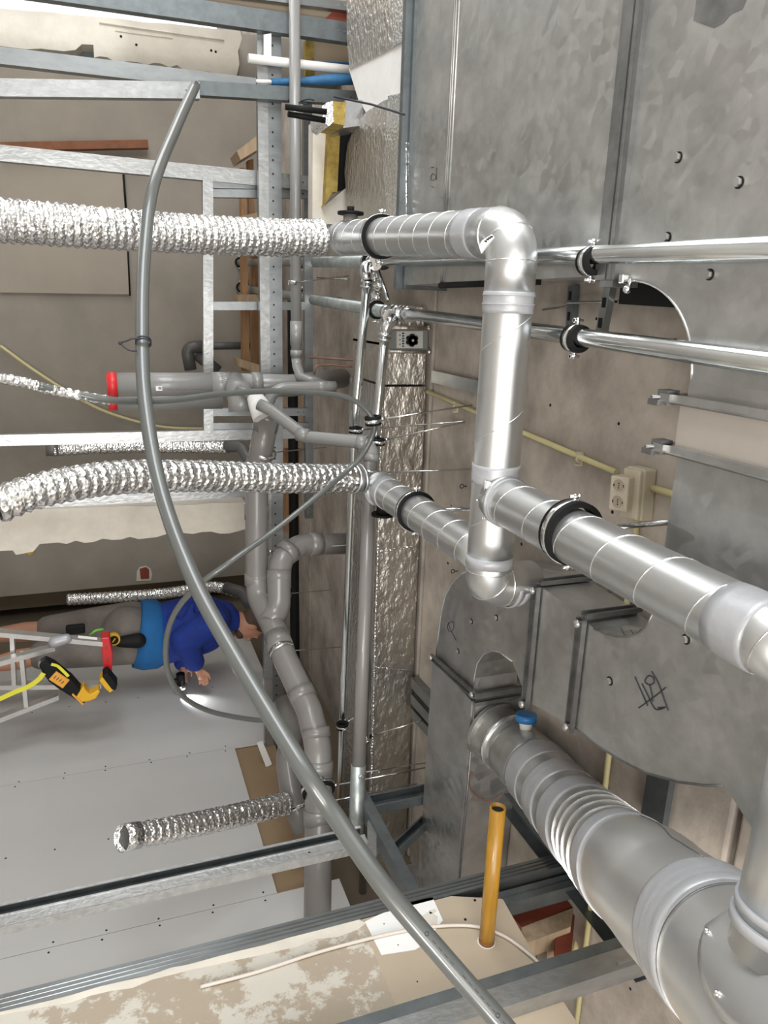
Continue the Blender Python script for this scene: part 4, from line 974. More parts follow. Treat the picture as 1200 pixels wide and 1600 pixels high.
# pipe clamps
clamp(Z(925, 408, ZP), AXY, 0.021, 'black rubber pipe clamp on the shiny pipe beside the plenum', V(Z(925, 408, ZP).x, Z(925, 408, ZP).y, CEIL - .2), w=0.032, side=(1, 0, 0))
cc = lerp(s2, e2, 0.46); cc = Z(900, 529, 2.77); clamp(cc, dv, 0.021, 'black rubber pipe clamp on the slanting shiny pipe', V(cc.x, cc.y, CEIL), w=0.032, side=(1, 0, 0))
cc = Z(578, 409, ZP); clamp(cc, AXY, 0.0265, 'black rubber pipe clamp against the upper tee', V(cc.x, cc.y, CEIL), side=(1, 0, 0))
cc = Z(588, 484, 2.77); clamp(cc, AXY, 0.0265, 'black rubber pipe clamp left of the lower tee', V(cc.x, cc.y, CEIL), side=(1, 0, 0))
for (px, py, z, lb) in ((474, 408, ZP, 'black pipe clamp on the upper dull pipe, beside the grey drain'), (474, 463, 2.77, 'black pipe clamp on the lower dull pipe, beside the grey drain'),
                        (374, 410, 2.78, 'black pipe clamp on the upper pipe seen beyond the perforated beam'), (376, 449, 2.77, 'black pipe clamp on the lower pipe seen beyond the perforated beam')):
    cc = Z(px, py, z); clamp(cc, AXY, 0.0265, lb, V(cc.x, cc.y, CEIL), side=(1, 0, 0))
for (px, py, z, lb, dr) in ((556, 672, 2.70, 'small black clamp on the left steel branch pipe', (725, 658)), (590, 690, 2.70, 'small black clamp on the right steel branch pipe', (727, 659)),
                        (535, 1134, 2.66, 'small black clamp low on the left steel branch pipe', None), (570, 1152, 2.70, 'small black clamp on the right steel branch pipe behind the drain', (675, 1122))):
    cc = Z(px, py, z); clamp(cc, V(1, 0, 0), 0.0185, lb, at(*dr, z=CEIL) if dr else V(cc.x, cc.y + 0.1, CEIL - .2), side=(0, 1, 0), w=0.02)

t = thing('foil_scrap', 'crumpled foil bunch stuck between the two press tees', 'foil', Z(585, 460, 2.88))
b = B()
for px, py, rr in ((586, 432, .03), (590, 448, .028), (587, 462, .032), (584, 500, .026), (588, 512, .03), (592, 478, .02)):
    b.sph(Z(px, py, 2.86), rr, (0.7, 1.1, 0.8), 12)
for v in b.bm.verts: v.co += V(random.uniform(-1, 1), random.uniform(-1, 1), random.uniform(-1, 1)) * 0.006
for f in b.bm.faces: f.smooth = False
obj('crumple', b, 'foil_flex', t)

# ================================================================ GREY DRAIN PIPES
def pipe(name, label, pts, r, mat='pvc', grp='grey drain pipes', rad=0.0, sockets=(), cat='pipe', seg=32, sr=0.0035):
    path = fillet(pts, rad, 8) if rad else [Vector(p) for p in pts]
    t = thing(name, label, cat, path[0], grp)
    b = B(); b.tube(path, r, seg); obj('pipe', b, mat, t)
    for (c, ax, w) in sockets:
        b = B(); b.ring(c, ax, r, r + sr, w, seg); obj('socket_collar', b, mat, t)
    return t
def P(px, py, w, D): return at(px, py, d=D * F / w)
# thin drain along the top of the stud wall
ax0 = at(462, -60, Y=3.78); ax1 = at(462, 520, Y=3.72)
zt = at(462, 300, Y=3.75).z
a, c_ = V(ax0.x, 3.78, zt), V(at(462, 560, Y=3.72).x, 3.72, at(463, 560, Y=3.72).z)
pipe('drain_pipe', 'thin grey drain pipe running down from the top margin in front of the perforated beam', [a, c_], 0.026, 'pvc_light', sockets=[(lerp(a, c_, 0.93), c_ - a, 0.12), (lerp(a, c_, 0.985), c_ - a, 0.03)])
t = thing('cable_tie', 'black cable tie around the thin drain pipe near the top', 'cable tie', at(462, 158, Y=3.7))
b = B(); b.ring(V(at(462, 158, Y=3.78).x, 3.78, zt), (1, 0, 0), 0.0265, 0.029, 0.006); b.tube(crom([at(470, 158, Y=3.74), at(482, 155, Y=3.7), at(491, 157, Y=3.7)]), 0.003, 6); b.tube([at(466, 160, Y=3.74), at(480, 162, Y=3.7)], 0.003, 6); obj('strap', b, 'ink', t)
cc = V(at(460, 442, Y=3.73).x, 3.735, at(460, 442, Y=3.73).z); clamp(cc, (1, 0, 0), 0.026, 'plain steel clamp on the thin drain pipe', at(545, 431, z=CEIL), rubber=False, side=(0, 1, 0), group='steel drain clamps', w=0.03)
# branch fitting and the curved bits near the centre left
DY = 3.55
def PY(px, py, Y=DY): return at(px, py, Y=Y)
pipe('drain_bend', 'grey drain bends linking the thin drain to the big capped drain', [c_, PY(464, 572, 3.7), PY(470, 590, 3.6), PY(515, 604, 3.45), PY(512, 601, 3.45)], 0.024, 'pvc_light', rad=0.03, cat='drain fitting')
pipe('drain_bend', 'grey drain arm curving down below the double bend', [PY(523, 604, 3.44), PY(505, 604, 3.43), PY(440, 606, 3.42), PY(422, 618, 3.42), PY(415, 655, 3.4)], 0.026, 'pvc_light', rad=0.10, cat='drain fitting', sockets=[(PY(502, 604, 3.43), V(1, 0, 0), 0.05)])
# capped stub: vertical pipe with red caps
yv = 3.62
p, q = at(172, 601, Y=yv), at(352, 600, Y=yv); zc0 = V(p.x, yv, p.z); zc1 = V(p.x, yv, q.z)
t = thing('capped_drain', 'big grey drain stub with red end cap', 'pipe', zc0, 'grey drain pipes')
b = B(); b.tube([zc0, zc1], 0.055, 36); obj('pipe', b, 'pvc_light', t)
b = B(); b.tube([zc0 - V(0, 0, 0.008), zc0 + V(0, 0, 0.03)], 0.0575, 36); b.tube([zc0 + V(0, 0, -0.014), zc0], 0.050, 36); obj('cap', b, 'red_plastic', t, 'red end cap')
b = B(); b.box(zc0 + V(0.012, -0.0555, 0.21), (0.022, 0.002, 0.028)); sk = obj('barcode_sticker', b, 'paper', t)
b = B()
for i in range(5): b.box(zc0 + V(0.006 + i * 0.0025, -0.057, 0.214), (0.001, 0.001, 0.014))
obj('sticker_print', b, 'ink', sk)
b = B()
for i in range(24): b.box(zc0 + V(0.018, -0.0535, 0.24 + i * 0.012), (0.001, 0.001, 0.006 if i % 3 else 0.003))
obj('pipe_print', b, 'ink', t)
zs = V(p.x, yv, at(330, 600, Y=yv).z)
b = B(); b.tube([zs, zs + V(0, 0, 0.09)], 0.0585, 36); obj('socket_collar', b, 'pvc_light', t)
# second thinner stub right beside
p2 = at(176, 628, Y=3.8); b = B(); b.tube([V(p2.x, 3.8, p2.z), V(p2.x, 3.8, p2.z + 0.52)], 0.04, 28)
t = thing('capped_drain', 'slimmer red capped drain stub close behind the big one', 'pipe', V(p2.x, 3.8, p2.z), 'grey drain pipes'); obj('pipe', b, 'pvc_light', t)
b = B(); b.tube([V(p2.x, 3.8, p2.z - 0.02), V(p2.x, 3.8, p2.z + 0.02)], 0.042, 28); obj('cap', b, 'red_plastic', t, 'red end cap')
# continuing up: wye to the right going up to the ceiling
z1 = V(p.x, yv, at(345, 600, Y=yv).z)
pipe('drain_pipe', 'big grey drain continuing up behind the bends towards the ceiling', [z1, V(p.x + 0.01, yv + 0.02, at(455, 600, Y=yv).z), V(p.x + 0.02, yv + 0.5, 2.96)], 0.055, 'pvc_light', rad=0.10, sockets=[(V(p.x, yv, z1.z + 0.02), V(0, 0, 1), 0.05), (V(p.x, yv, z1.z + 0.17), V(0, 0, 1), 0.05)])
# tee body towards viewer (grey, seen round end) and the big downward run
bc = at(375, 612, Y=3.48)
pipe('drain_tee', 'large round branch of the grey drain beside the white collar', [V(p.x, yv, bc.z), bc + V(0.02, -0.02, 0), bc + V(0.09, -0.03, 0.0)], 0.060, 'pvc_light', rad=0.07, cat='drain fitting')
b = B(); b.tube([at(398, 620, Y=3.33), at(404, 632, Y=3.30), at(412, 652, Y=3.27)], [0.036, 0.046, 0.05], 24); tag(obj('protective_sleeve', b, 'white_fill'), 'white wrapped collar between the grey drain branches', 'sleeve')
b = B(); b.tube([at(372, 607, Y=3.42), at(400, 622, Y=3.34)], 0.020, 20); tag(obj('drain_stub', b, 'pvc_light'), 'short thin stub leaving the big drain branch', 'pipe')
big = [at(418, 650, Y=3.33), at(408, 705, Y=3.38), at(401, 745, Y=3.42), at(401, 905, Y=3.40), at(404, 935, Y=3.36), at(430, 985, Y=3.12), at(445, 1028, Y=2.98), at(483, 1110, Y=2.72), at(497, 1165, Y=2.58), at(498, 1240, Y=2.50), at(497, 1330, Y=2.42), at(496, 1440, Y=2.33)]
t = thing('main_drain', 'main grey drain zigzagging past the head of the man in blue', 'pipe', big[3], 'grey drain pipes')
b = B(); b.tube(fillet(big, 0.16, 8), 0.055, 40); obj('pipe', b, 'pvc', t)
def collar(px, py, Y, px2, py2, Y2, w, r=0.0585, mat='pvc'):
    c = at(px, py, Y=Y); d = at(px2, py2, Y=Y2) - c; b = B(); b.ring(c, d, 0.05, r, w, 40); obj('socket_collar', b, mat, t)
for args in ((417, 655, 3.34, 410, 690, 3.37, 0.10), (404, 728, 3.40, 402, 745, 3.42, 0.08), (401, 800, 3.42, 401, 820, 3.42, 0.07), (401, 905, 3.40, 401, 920, 3.39, 0.06), (436, 1003, 3.06, 445, 1028, 2.98, 0.08),
             (472, 1085, 2.79, 478, 1098, 2.76, 0.05), (494, 1146, 2.62, 496, 1160, 2.60, 0.04), (498, 1200, 2.54, 498, 1220, 2.52, 0.05), (497, 1275, 2.47, 497, 1290, 2.46, 0.06)):
    collar(*args)
cl = ((412, 708, 3.38, 0, 'steel clamp on the main drain above the second foil hose', (510, 699)), (402, 863, 3.41, 0, 'steel clamp on the main drain above the double bend', None), (441, 1018, 3.01, 0, 'steel clamp on the main drain below the double bend', (532, 1011)), (497, 1232, 2.505, 0, 'steel clamp with black lining low on the main drain', None))
for px, py, Y, _, lb, rp in cl:
    c = at(px, py, Y=Y); dnm = at(px + (3 if py > 900 else 0), py + 12, Y=Y - 0.03) - c
    if py == 1018: dnm = at(483, 1110, Y=2.72) - at(445, 1028, Y=2.98)
    if py == 708: dnm = at(408, 705, Y=3.38) - at(418, 650, Y=3.33)
    clamp(c, dnm, 0.0555, lb, at(*rp, z=CEIL) if rp else V(c.x, c.y, CEIL), rubber=(py == 1232), side=(0, 1, 0), group='steel drain clamps', w=0.028)
# offset that joins it: from the ceiling down
off = [at(548, 849, Y=3.50), at(470, 851, Y=3.42), at(440, 872, Y=3.35), at(436, 900, Y=3.32), at(436, 950, Y=3.22), at(420, 975, Y=3.16)]
t = thing('offset_drain', 'grey swan neck drain curving into the main drain', 'pipe', off[2], 'grey drain pipes')
b = B(); b.tube(fillet(off, 0.12, 8), 0.055, 40); obj('pipe', b, 'pvc', t)
for args in ((490, 850, 3.44, 470, 851, 3.42, 0.07), (450, 862, 3.37, 440, 872, 3.35, 0.05), (436, 905, 3.31, 436, 915, 3.30, 0.09)): collar(*args)
c = at(436, 929, Y=3.27); clamp(c, V(1, -0.1, 0), 0.0555, 'steel clamp on the swan neck drain', at(515, 922, z=CEIL), rubber=False, side=(0, 1, 0), group='steel drain clamps', w=0.028)
# dark ventilation drain behind, lower
vd = [at(445, 1095, Y=3.35), at(455, 1140, Y=3.2), at(449, 1190, Y=3.05), at(456, 1240, Y=2.92), at(478, 1300, Y=2.8)]
t = thing('branch_drain', 'darker grey drain branch behind the main drain, above the short foil hose', 'pipe', vd[2], 'grey drain pipes')
b = B(); b.tube(fillet(vd, 0.15, 8), 0.055, 36); obj('pipe', b, 'pvc', t)
for args in ((453, 1150, 3.18, 451, 1165, 3.14, 0.06), (468, 1272, 2.86, 474, 1288, 2.83, 0.02)): collar(*args)
c = at(466, 1262, Y=2.875); clamp(c, vd[-1] - vd[-2], 0.0555, 'thin clamp on the darker drain branch', V(c.x, c.y, CEIL), rubber=False, side=(0, 1, 0), group='steel drain clamps', w=0.022)
# thin drain in front: bends then long run
sd_ = [at(405, 632, Y=3.22), at(425, 642, Y=3.18), at(472, 678, Y=3.02), at(480, 683, Y=3.0), at(556, 690, Y=2.80), at(572, 693, Y=2.76), at(582, 705, Y=2.74), at(580, 730, Y=2.72)]
t = thing('thin_drain', 'thin grey drain with two bends leading to the long upright looking drain', 'pipe', sd_[3], 'grey drain pipes')
b = B(); b.tube(fillet(sd_, 0.05, 6), [0.0265] * len(fillet(sd_, 0.05, 6)), 30); obj('pipe', b, 'pvc_light', t)
for a_, b_, w_ in (((474, 680, 3.01), (490, 684, 2.98), 0.05), ((566, 692, 2.77), (572, 693, 2.76), 0.04), ((581, 716, 2.73), (580, 730, 2.72), 0.03)):
    c = at(a_[0], a_[1], Y=a_[2]); d = at(b_[0], b_[1], Y=b_[2]) - c; b = B(); b.ring(c, d, 0.024, 0.0295, w_, 30); obj('socket_collar', b, 'pvc_light', t)
la, lb_ = at(579, 722, Y=2.72), at(556, 1325, Y=2.30)
t = thing('drain_pipe', 'long upright looking grey drain pipe in front of the foil duct', 'pipe', la, 'grey drain pipes')
b = B(); b.tube([la, at(568, 1000, Y=2.52), at(560, 1210, Y=2.38)], [0.0262, 0.0262, 0.0262], 30); obj('pipe', b, 'pvc', t)
b = B(); b.tube([at(560, 1195, Y=2.39), at(555, 1330, Y=2.31)], 0.0295, 30); obj('lower_sleeve', b, 'dull_pipe', t)
for px, py, Y, lb, rp, g in ((578, 739, 2.71, 'steel clamp at the upper end of the long thin drain', (735, 733), 0), (560, 1208, 2.385, 'steel clamp at the lower end of the long thin drain', (672, 1191), 0)):
    c = at(px, py, Y=Y); clamp(c, at(568, 1000, Y=2.52) - la, 0.027, lb, at(*rp, z=CEIL), rubber=False, side=(0, 1, 0), group='steel drain clamps', w=0.026)
# black pipe behind
b = B(); b.tube([at(457, 470, Y=4.3), at(458, 700, Y=4.3), at(461, 1030, Y=4.3), at(463, 1400, Y=4.3)], 0.030, 20); tag(obj('black_pipe', b, 'rubber'), 'matt black pipe behind the perforated beam and the drains', 'pipe')
b = B(); b.tube([at(457, 500, Y=4.28), at(465, 560, Y=4.28)], 0.012, 8); tag(obj('cable', b, 'rubber'), 'black cable beside the black pipe behind the thin drain', 'cable')
# dark elbow at the third foil hose
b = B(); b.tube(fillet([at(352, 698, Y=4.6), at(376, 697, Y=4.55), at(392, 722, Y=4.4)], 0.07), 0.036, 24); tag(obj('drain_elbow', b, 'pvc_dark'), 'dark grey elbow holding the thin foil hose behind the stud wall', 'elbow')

# ================================================================ FLEXIBLE FOIL HOSES
def flex(label, pts, R, pitch=0.026, amp=0.10, mat='foil_flex', collar_end=None, name='foil_hose', seg=36, dents=0.02, sag=None, grp='flexible foil hoses', closed_end=False):
    path = crom(pts, 12); L = [0]
    for i in range(1, len(path)): L.append(L[-1] + (path[i] - path[i - 1]).length)
    tot = L[-1]; n = int(tot / (pitch / 4)); out = []; rr = []; j = 0
    RS = R if isinstance(R, (list, tuple)) else [R, R]
    for i in range(n + 1):
        s = tot * i / n
        while j < len(L) - 2 and L[j + 1] < s: j += 1
        out.append(lerp(path[j], path[j + 1], (s - L[j]) / max(1e-9, L[j + 1] - L[j])))
        ph = (s / pitch) % 1.0; tri = 1 - abs(2 * ph - 1)
        base = RS[0] + (RS[1] - RS[0]) * i / n
        rr.append(base * (1 - amp + amp * 1.4 * tri))
    t = thing(name, label, 'foil hose', out[n // 2], grp)
    b = B(); b.tube(out, rr, seg, caps=False, noise_amp=RS[0] * dents)
    o = obj('hose', b, mat, t); s_ = o.modifiers.new('wall', 'SOLIDIFY'); s_.thickness = 0.0015
    return t, out
def PV(px, py, Y): return at(px, py, Y=Y)
t, o1 = flex('topmost crinkled foil hose, hanging from the spiral duct collar', [PV(-150, 333, 2.62), PV(-20, 343, 2.66), PV(150, 356, 2.72), PV(300, 366, 2.8), PV(420, 371, 2.88), PV(503, 371, 2.95)], 0.066, 0.0265, 0.10)
t, o2 = flex('second crinkled foil hose, with dark open end at the left margin', [PV(-8, 792, 2.05), PV(40, 772, 2.08), PV(110, 756, 2.14), PV(200, 745, 2.24), PV(320, 744, 2.38), PV(440, 747, 2.50), PV(548, 748, 2.60)], [0.047, 0.054], 0.030, 0.10)
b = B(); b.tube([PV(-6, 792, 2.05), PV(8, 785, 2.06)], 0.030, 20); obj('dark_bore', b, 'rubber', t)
b = B(); b.hollow(PV(548, 748, 2.60), PV(556, 748, 2.61), 0.058, 0.004); b.ring(PV(562, 748, 2.61), (0, .3, 1), 0.03, 0.058, 0.012); obj('end_collar', b, 'spiral_metal', t)
t, o3 = flex('thin foil hose hanging behind the stud wall, third from the top', [PV(82, 703, 4.7), PV(150, 699, 4.7), PV(250, 698, 4.7), PV(358, 699, 4.6)], 0.040, 0.034, 0.12)
b = B(); b.hollow(PV(72, 702, 4.7), PV(92, 702, 4.7), 0.040, 0.002); obj('end_collar', b, 'pvc_dark', t)
t, o4 = flex('foil hose hanging in the dark just left of the man in blue', [PV(104, 937, 5.6), PV(180, 933, 5.6), PV(260, 927, 5.6), PV(330, 917, 5.5), PV(372, 925, 5.4)], 0.044, 0.036, 0.14)
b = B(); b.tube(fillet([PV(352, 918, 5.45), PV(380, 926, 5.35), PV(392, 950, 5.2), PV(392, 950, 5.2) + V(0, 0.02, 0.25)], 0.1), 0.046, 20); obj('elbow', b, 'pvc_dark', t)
t, o5 = flex('short foil hose with open end in front of the grey plasterboard', [PV(212, 1306, 2.50), PV(280, 1293, 2.58), PV(360, 1276, 2.70), PV(446, 1256, 2.84)], [0.047, 0.052], 0.034, 0.10)
b = B(); b.hollow(PV(190, 1310, 2.47), PV(214, 1305, 2.50), 0.050, 0.002); obj('end_collar', b, 'foil_flex', t)
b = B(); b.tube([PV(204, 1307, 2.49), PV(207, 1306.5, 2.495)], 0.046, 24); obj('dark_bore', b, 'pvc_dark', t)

# ================================================================ LONG GREY CONDUIT AND CABLES
cp = [at(px, py, d=.04 * F / w) for px, py, w in [(305, 134, 15.5), (275, 200, 17), (240, 290, 19), (226, 395, 20), (222, 500, 21), (226, 620, 22.2), (250, 760, 23.6), (300, 900, 25.5), (370, 1030, 27), (470, 1195, 29.5), (520, 1270, 30), (600, 1385, 31.5), (690, 1492, 32.5), (782, 1598, 33.5), (860, 1690, 35)]]
t = thing('bent_conduit', 'long bowed grey plastic conduit sweeping across the whole picture', 'conduit', cp[5])
b = B(); b.tube(crom(cp, 10), 0.0198, 28); obj('pipe', b, 'conduit_grey', t)
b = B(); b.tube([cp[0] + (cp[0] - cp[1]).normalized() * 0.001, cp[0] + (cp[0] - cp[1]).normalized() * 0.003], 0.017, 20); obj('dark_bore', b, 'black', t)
pr_ = crom(cp, 10); b = B(); vdir = None
for i in range(118, 139):
    c = pr_[i]; d = (pr_[i + 1] - pr_[i]).normalized(); v = (V(-0.25, 0, CAMZ + 0.35) - c); v = (v - d * v.dot(d)).normalized()
    if i % 7 != 3: b.tube([c + v * 0.0196, lerp(c, pr_[i + 1], 0.55) + v * 0.0196], 0.0006, 5)
for i in (117, 129):
    c = pr_[i]; d = (pr_[i + 1] - pr_[i]).normalized(); v = (V(-0.25, 0, CAMZ + 0.35) - c); v = (v - d * v.dot(d)).normalized(); u = d.cross(v)
    for k in range(6): a1_, a2_ = k * PI / 3, (k + 1) * PI / 3; b.tube([c + v * 0.0198 + (d * math.cos(a1_) + u * math.sin(a1_)) * 0.004, c + v * 0.0198 + (d * math.cos(a2_) + u * math.sin(a2_)) * 0.004], 0.0006, 5)
obj('pipe_print', b, 'ink', t)
t = thing('cable_tie', 'looped black cable tie around the bowed conduit', 'cable tie', cp[4])
q = at(224, 533, d=2.15); d = (cp[5] - cp[4]).normalized()
b = B(); b.ring(q, d, 0.020, 0.023, 0.004); b.ring(q + d * 0.008, d, 0.020, 0.023, 0.004)
b.tube(crom([at(222, 529, d=2.13), at(208, 529, d=2.12), at(197, 533, d=2.12), at(189, 536, d=2.12), at(196, 544, d=2.12), at(206, 548, d=2.12), at(214, 548, d=2.12)]), 0.0026, 8); b.sph(at(188, 536, d=2.12), 0.006, seg=8); obj('strap', b, 'ink', t)
# grey hose with foil sleeve at the left
t = thing('sleeved_cable', 'dark grey tube with torn foil sleeve, arching from the left margin to the black clamp', 'cable', at(300, 620, d=2.3))
b = B(); b.tube(crom([at(60, 603, d=1.9), at(110, 614, d=1.95), at(170, 625, d=2.0), at(220, 627, d=2.1), at(280, 624, d=2.2), at(350, 615, d=2.35), at(430, 611, d=2.5), at(500, 614, d=2.6), at(545, 622, d=2.65), at(572, 640, d=2.68), at(585, 665, d=2.70), at(578, 690, d=2.72), at(563, 715, d=2.72), at(540, 738, d=2.7), at(500, 772, d=2.6), at(430, 828, d=2.5), at(360, 878, d=2.4), at(310, 915, d=2.4), at(275, 955, d=2.45), at(260, 1000, d=2.5), at(263, 1050, d=2.6), at(285, 1087, d=2.7), at(330, 1112, d=2.85), at(400, 1125, d=3.0), at(430, 1122, d=3.05)]), 0.0098, 14); obj('tube', b, 'conduit_grey', t)
b = B(); b.tube(crom([at(-60, 580, d=1.85), at(0, 591, d=1.87), at(40, 598, d=1.9), at(75, 608, d=1.92), at(120, 617, d=1.96), at(172, 626, d=2.01)], 14), [0.0125 + 0.0015 * math.sin(i * 1.7) for i in range(71)], 14, noise_amp=0.0012); obj('foil_sleeve', b, 'foil_flex', t)
cc = at(583, 657, d=2.70); clamp(cc, at(578, 690, d=2.72) - at(572, 640, d=2.68), 0.019, 'black rubber clamp with steel band holding the arching grey tube', at(738, 633, z=CEIL), side=(0, 1, 0))

# ================================================================ CEILING RAILS, RODS, SOCKET
def rail(label, p, q, w=0.03, l=0.02, mat='stud_dark', grp='ceiling rails', slots=False):
    t = thing('mounting_rail', label, 'rail', p, grp); b = B(); p, q = Vector(p), Vector(q); d = (q - p).normalized(); wd = d.cross(V(0, 0, 1)).normalized()
    b.chan(p, q, wd, (0, 0, 1), w, l); obj('rail', b, mat, t)
    if not slots: return t
    b = B(); n = max(2, int((q - p).length / 0.045))
    for i in range(n): c = lerp(p, q, (i + 0.5) / n); b.box(c - V(0, 0, 0.0005), (0.022 * abs(d.x) + 0.008 * abs(d.y) + 0.002, 0.022 * abs(d.y) + 0.008 * abs(d.x) + 0.002, 0.003))
    obj('slot', b, 'black', t); return t
rail('slotted grey rail on the ceiling between the foil duct and the crossing duct', at(674, 588, z=2.97), at(748, 606, z=2.97), 0.05, 0.025, 'stud_metal')
rail('dark slotted rail behind the slanting water pipe', at(892, 446, z=2.975), at(888, 510, z=2.975), 0.03, slots=True)
rail('short bright strut between the two black clamps', at(953, 424, z=2.90), at(935, 520, z=2.90), 0.028, 0.02, 'stud_metal', slots=True)
rail('dark ceiling rail between the bend plate and the thickest duct', at(1032, 1190, z=2.97), at(1016, 1290, z=2.97), 0.08, 0.02, 'stud_dark')
def rod(label, p, q, r=0.004, grp='loose threaded rods', mat='steel_pipe'):
    b = B(); b.tube([p, q], r, 8); tag(obj('threaded_rod', b, mat), label, 'rod', grp)
rod('threaded rod crossing the bright strut near the curved duct corner', at(887, 473, z=2.93), at(1062, 470, z=2.93), 0.0045)
rod('short thin rod beside the dark slotted rail', at(848, 484, z=2.96), at(893, 478, z=2.98), 0.003, mat='flange')
rod('long thin rod between the lower tee and the crossing duct', at(640, 446, z=2.9), at(722, 449, z=2.97), 0.004)
rod('upper thin rod left of the press pipes', at(495, 434, z=2.95), at(545, 437, z=2.99), 0.004)
rod('shiny bar between the bright branch duct and the dark sheet', at(965, 822, z=2.86), at(1048, 815, z=2.88), 0.005)
rod('thin stay beside the grey double clip flange', at(808, 1093, z=2.85), at(826, 1087, z=2.85), 0.002)
rod('thin rod ending behind the crossing duct', at(692, 798, z=2.95), at(738, 798, z=2.99), 0.003)
b = B(); b.tube(fillet([at(484, 558, Y=3.6), at(560, 563, Y=3.5), at(573, 569, Y=3.4)], 0.02), 0.006, 8); tag(obj('copper_rod', b, 'copper'), 'upper of two rusty brown rods left of the steel pipes', 'rod', 'rusty rods')
b = B(); b.tube(fillet([at(491, 585, Y=3.6), at(493, 571, Y=3.6), at(515, 570, Y=3.6), at(556, 573, Y=3.5)], 0.02), 0.006, 8); tag(obj('copper_rod', b, 'copper'), 'lower hooked rusty brown rod left of the steel pipes', 'rod', 'rusty rods')
t = thing('rail_foot', 'small shiny clamp foot below the water pipe beside the plenum', 'bracket', at(690, 430, z=2.85))
b = B(); b.box(at(688, 432, z=2.83), (0.035, 0.02, 0.03), bev=0.003); b.tube([at(680, 424, z=2.83), at(695, 446, z=2.83)], 0.006, 10); b.sph(at(694, 444, z=2.82), 0.011, seg=10); obj('body', b, 'fitting', t)
t = thing('rail_foot', 'small shiny clamp foot beside the dark recess of the bend plate', 'bracket', at(980, 445, z=2.80))
b = B(); b.box(at(975, 436, z=2.79), (0.02, 0.015, 0.02), bev=0.003); b.tube([at(985, 433, z=2.79), at(983, 450, z=2.79)], 0.004, 10); b.sph(at(980, 452, z=2.79), 0.010, seg=10); obj('body', b, 'fitting', t)
b = B(); b.chan(at(968, 458, z=2.86), at(1060, 462, z=2.86), (1, 0, 0), (0, 0, 1), 0.05, 0.03); tag(obj('mounting_rail', b, 'rubber'), 'black rail inside the quarter round corner of the bend', 'rail')
for px, py, lb in ((708, 893, 'small eye bolt in the ceiling left of the rounded duct bend'), (722, 760, 'small eye bolt in the ceiling above the darker rear duct')):
    c = at(px, py, z=CEIL - 0.02); b = B(); b.tube([c + V(0.008 * math.cos(a * PI / 6), 0.003, 0.008 * math.sin(a * PI / 6)) for a in range(13)], 0.002, 6); b.tube([c + V(0, 0, 0.008), c + V(0, 0, 0.02)], 0.0025, 6)
    tag(obj('eye_bolt', b, 'ink'), lb, 'eye bolt', 'ceiling eye bolts')
b = B(); b.sph(at(1112, 1555, z=CEIL - 0.008), 0.009, seg=8); tag(obj('anchor_stub', b, 'ink'), 'tiny dark anchor stub in the pale ceiling at the lower right', 'anchor')

# yellow conduit + double socket
zq = CEIL - 0.012
c1 = [at(668, 612, z=zq), at(810, 685, z=zq), at(900, 716, z=zq), at(963, 738, z=zq)]
t = thing('yellow_conduit', 'pale yellow conduit on the ceiling leading to the double socket', 'conduit', c1[1], 'pale yellow conduits')
b = B(); b.tube([c1[0], c1[3]], 0.0085, 16); obj('tube', b, 'conduit_yellow', t)
c = lerp(c1[0], c1[3], 0.80)
for px, py in ((905, 717), (712, 636)):
    c = at(px, py, z=zq); b = B(); b.ring(c, c1[3] - c1[0], 0.0085, 0.0115, 0.012, 20); b.box(c + V(0, 0, 0.006), (0.04, 0.012, 0.008)); b.box(c + V(0.018, 0, -0.001), (0.006, 0.014, 0.018)); b.box(c + V(-0.018, 0, -0.001), (0.006, 0.014, 0.018)); obj('saddle_clip', b, 'socket_cream', t)
t = thing('yellow_conduit', 'short pale yellow conduit from the socket to the duct on its right', 'conduit', at(1020, 760, z=zq), 'pale yellow conduits')
b = B(); b.tube([at(1018, 762, z=zq), at(1080, 780, z=zq)], 0.0085, 16); obj('tube', b, 'conduit_yellow', t)
t = thing('yellow_conduit', 'pale yellow conduit running down from the socket behind the ducts', 'conduit', at(998, 800, z=zq), 'pale yellow conduits')
pa = at(999, 785, z=zq); b = B(); b.tube([pa, V(2.3, pa.y - 0.02, zq)], 0.0085, 16); obj('tube', b, 'conduit_yellow', t)
t = thing('yellow_conduit', 'pale yellow conduit hanging behind the red post at the near wall', 'conduit', at(915, 1390, X=1.9), 'pale yellow conduits')
b = B(); b.tube([at(922, 1360, X=1.95), at(896, 1500, X=1.95)], 0.0095, 16); obj('tube', b, 'conduit_yellow', t)
so = at(990, 760, z=2.97)
so = V(so.x, so.y, 0)
t = thing('double_socket', 'cream surface mounted double power socket on the ceiling', 'socket', V(so.x, so.y, CEIL))
Rz = Matrix.Rotation(math.radians(-4), 3, 'Z')
sx, sy = so.x + 0.015, so.y - 0.015
b = B(); b.box((sx, sy, CEIL - 0.020), (0.135, 0.072, 0.040), Rz, bev=0.005); bs = obj('back_box', b, 'socket_cream', t)
b = B(); b.box((sx, sy + 0.0, CEIL - 0.044), (0.128, 0.066, 0.014), Rz, bev=0.004); obj('cover', b, 'socket_cream', t)
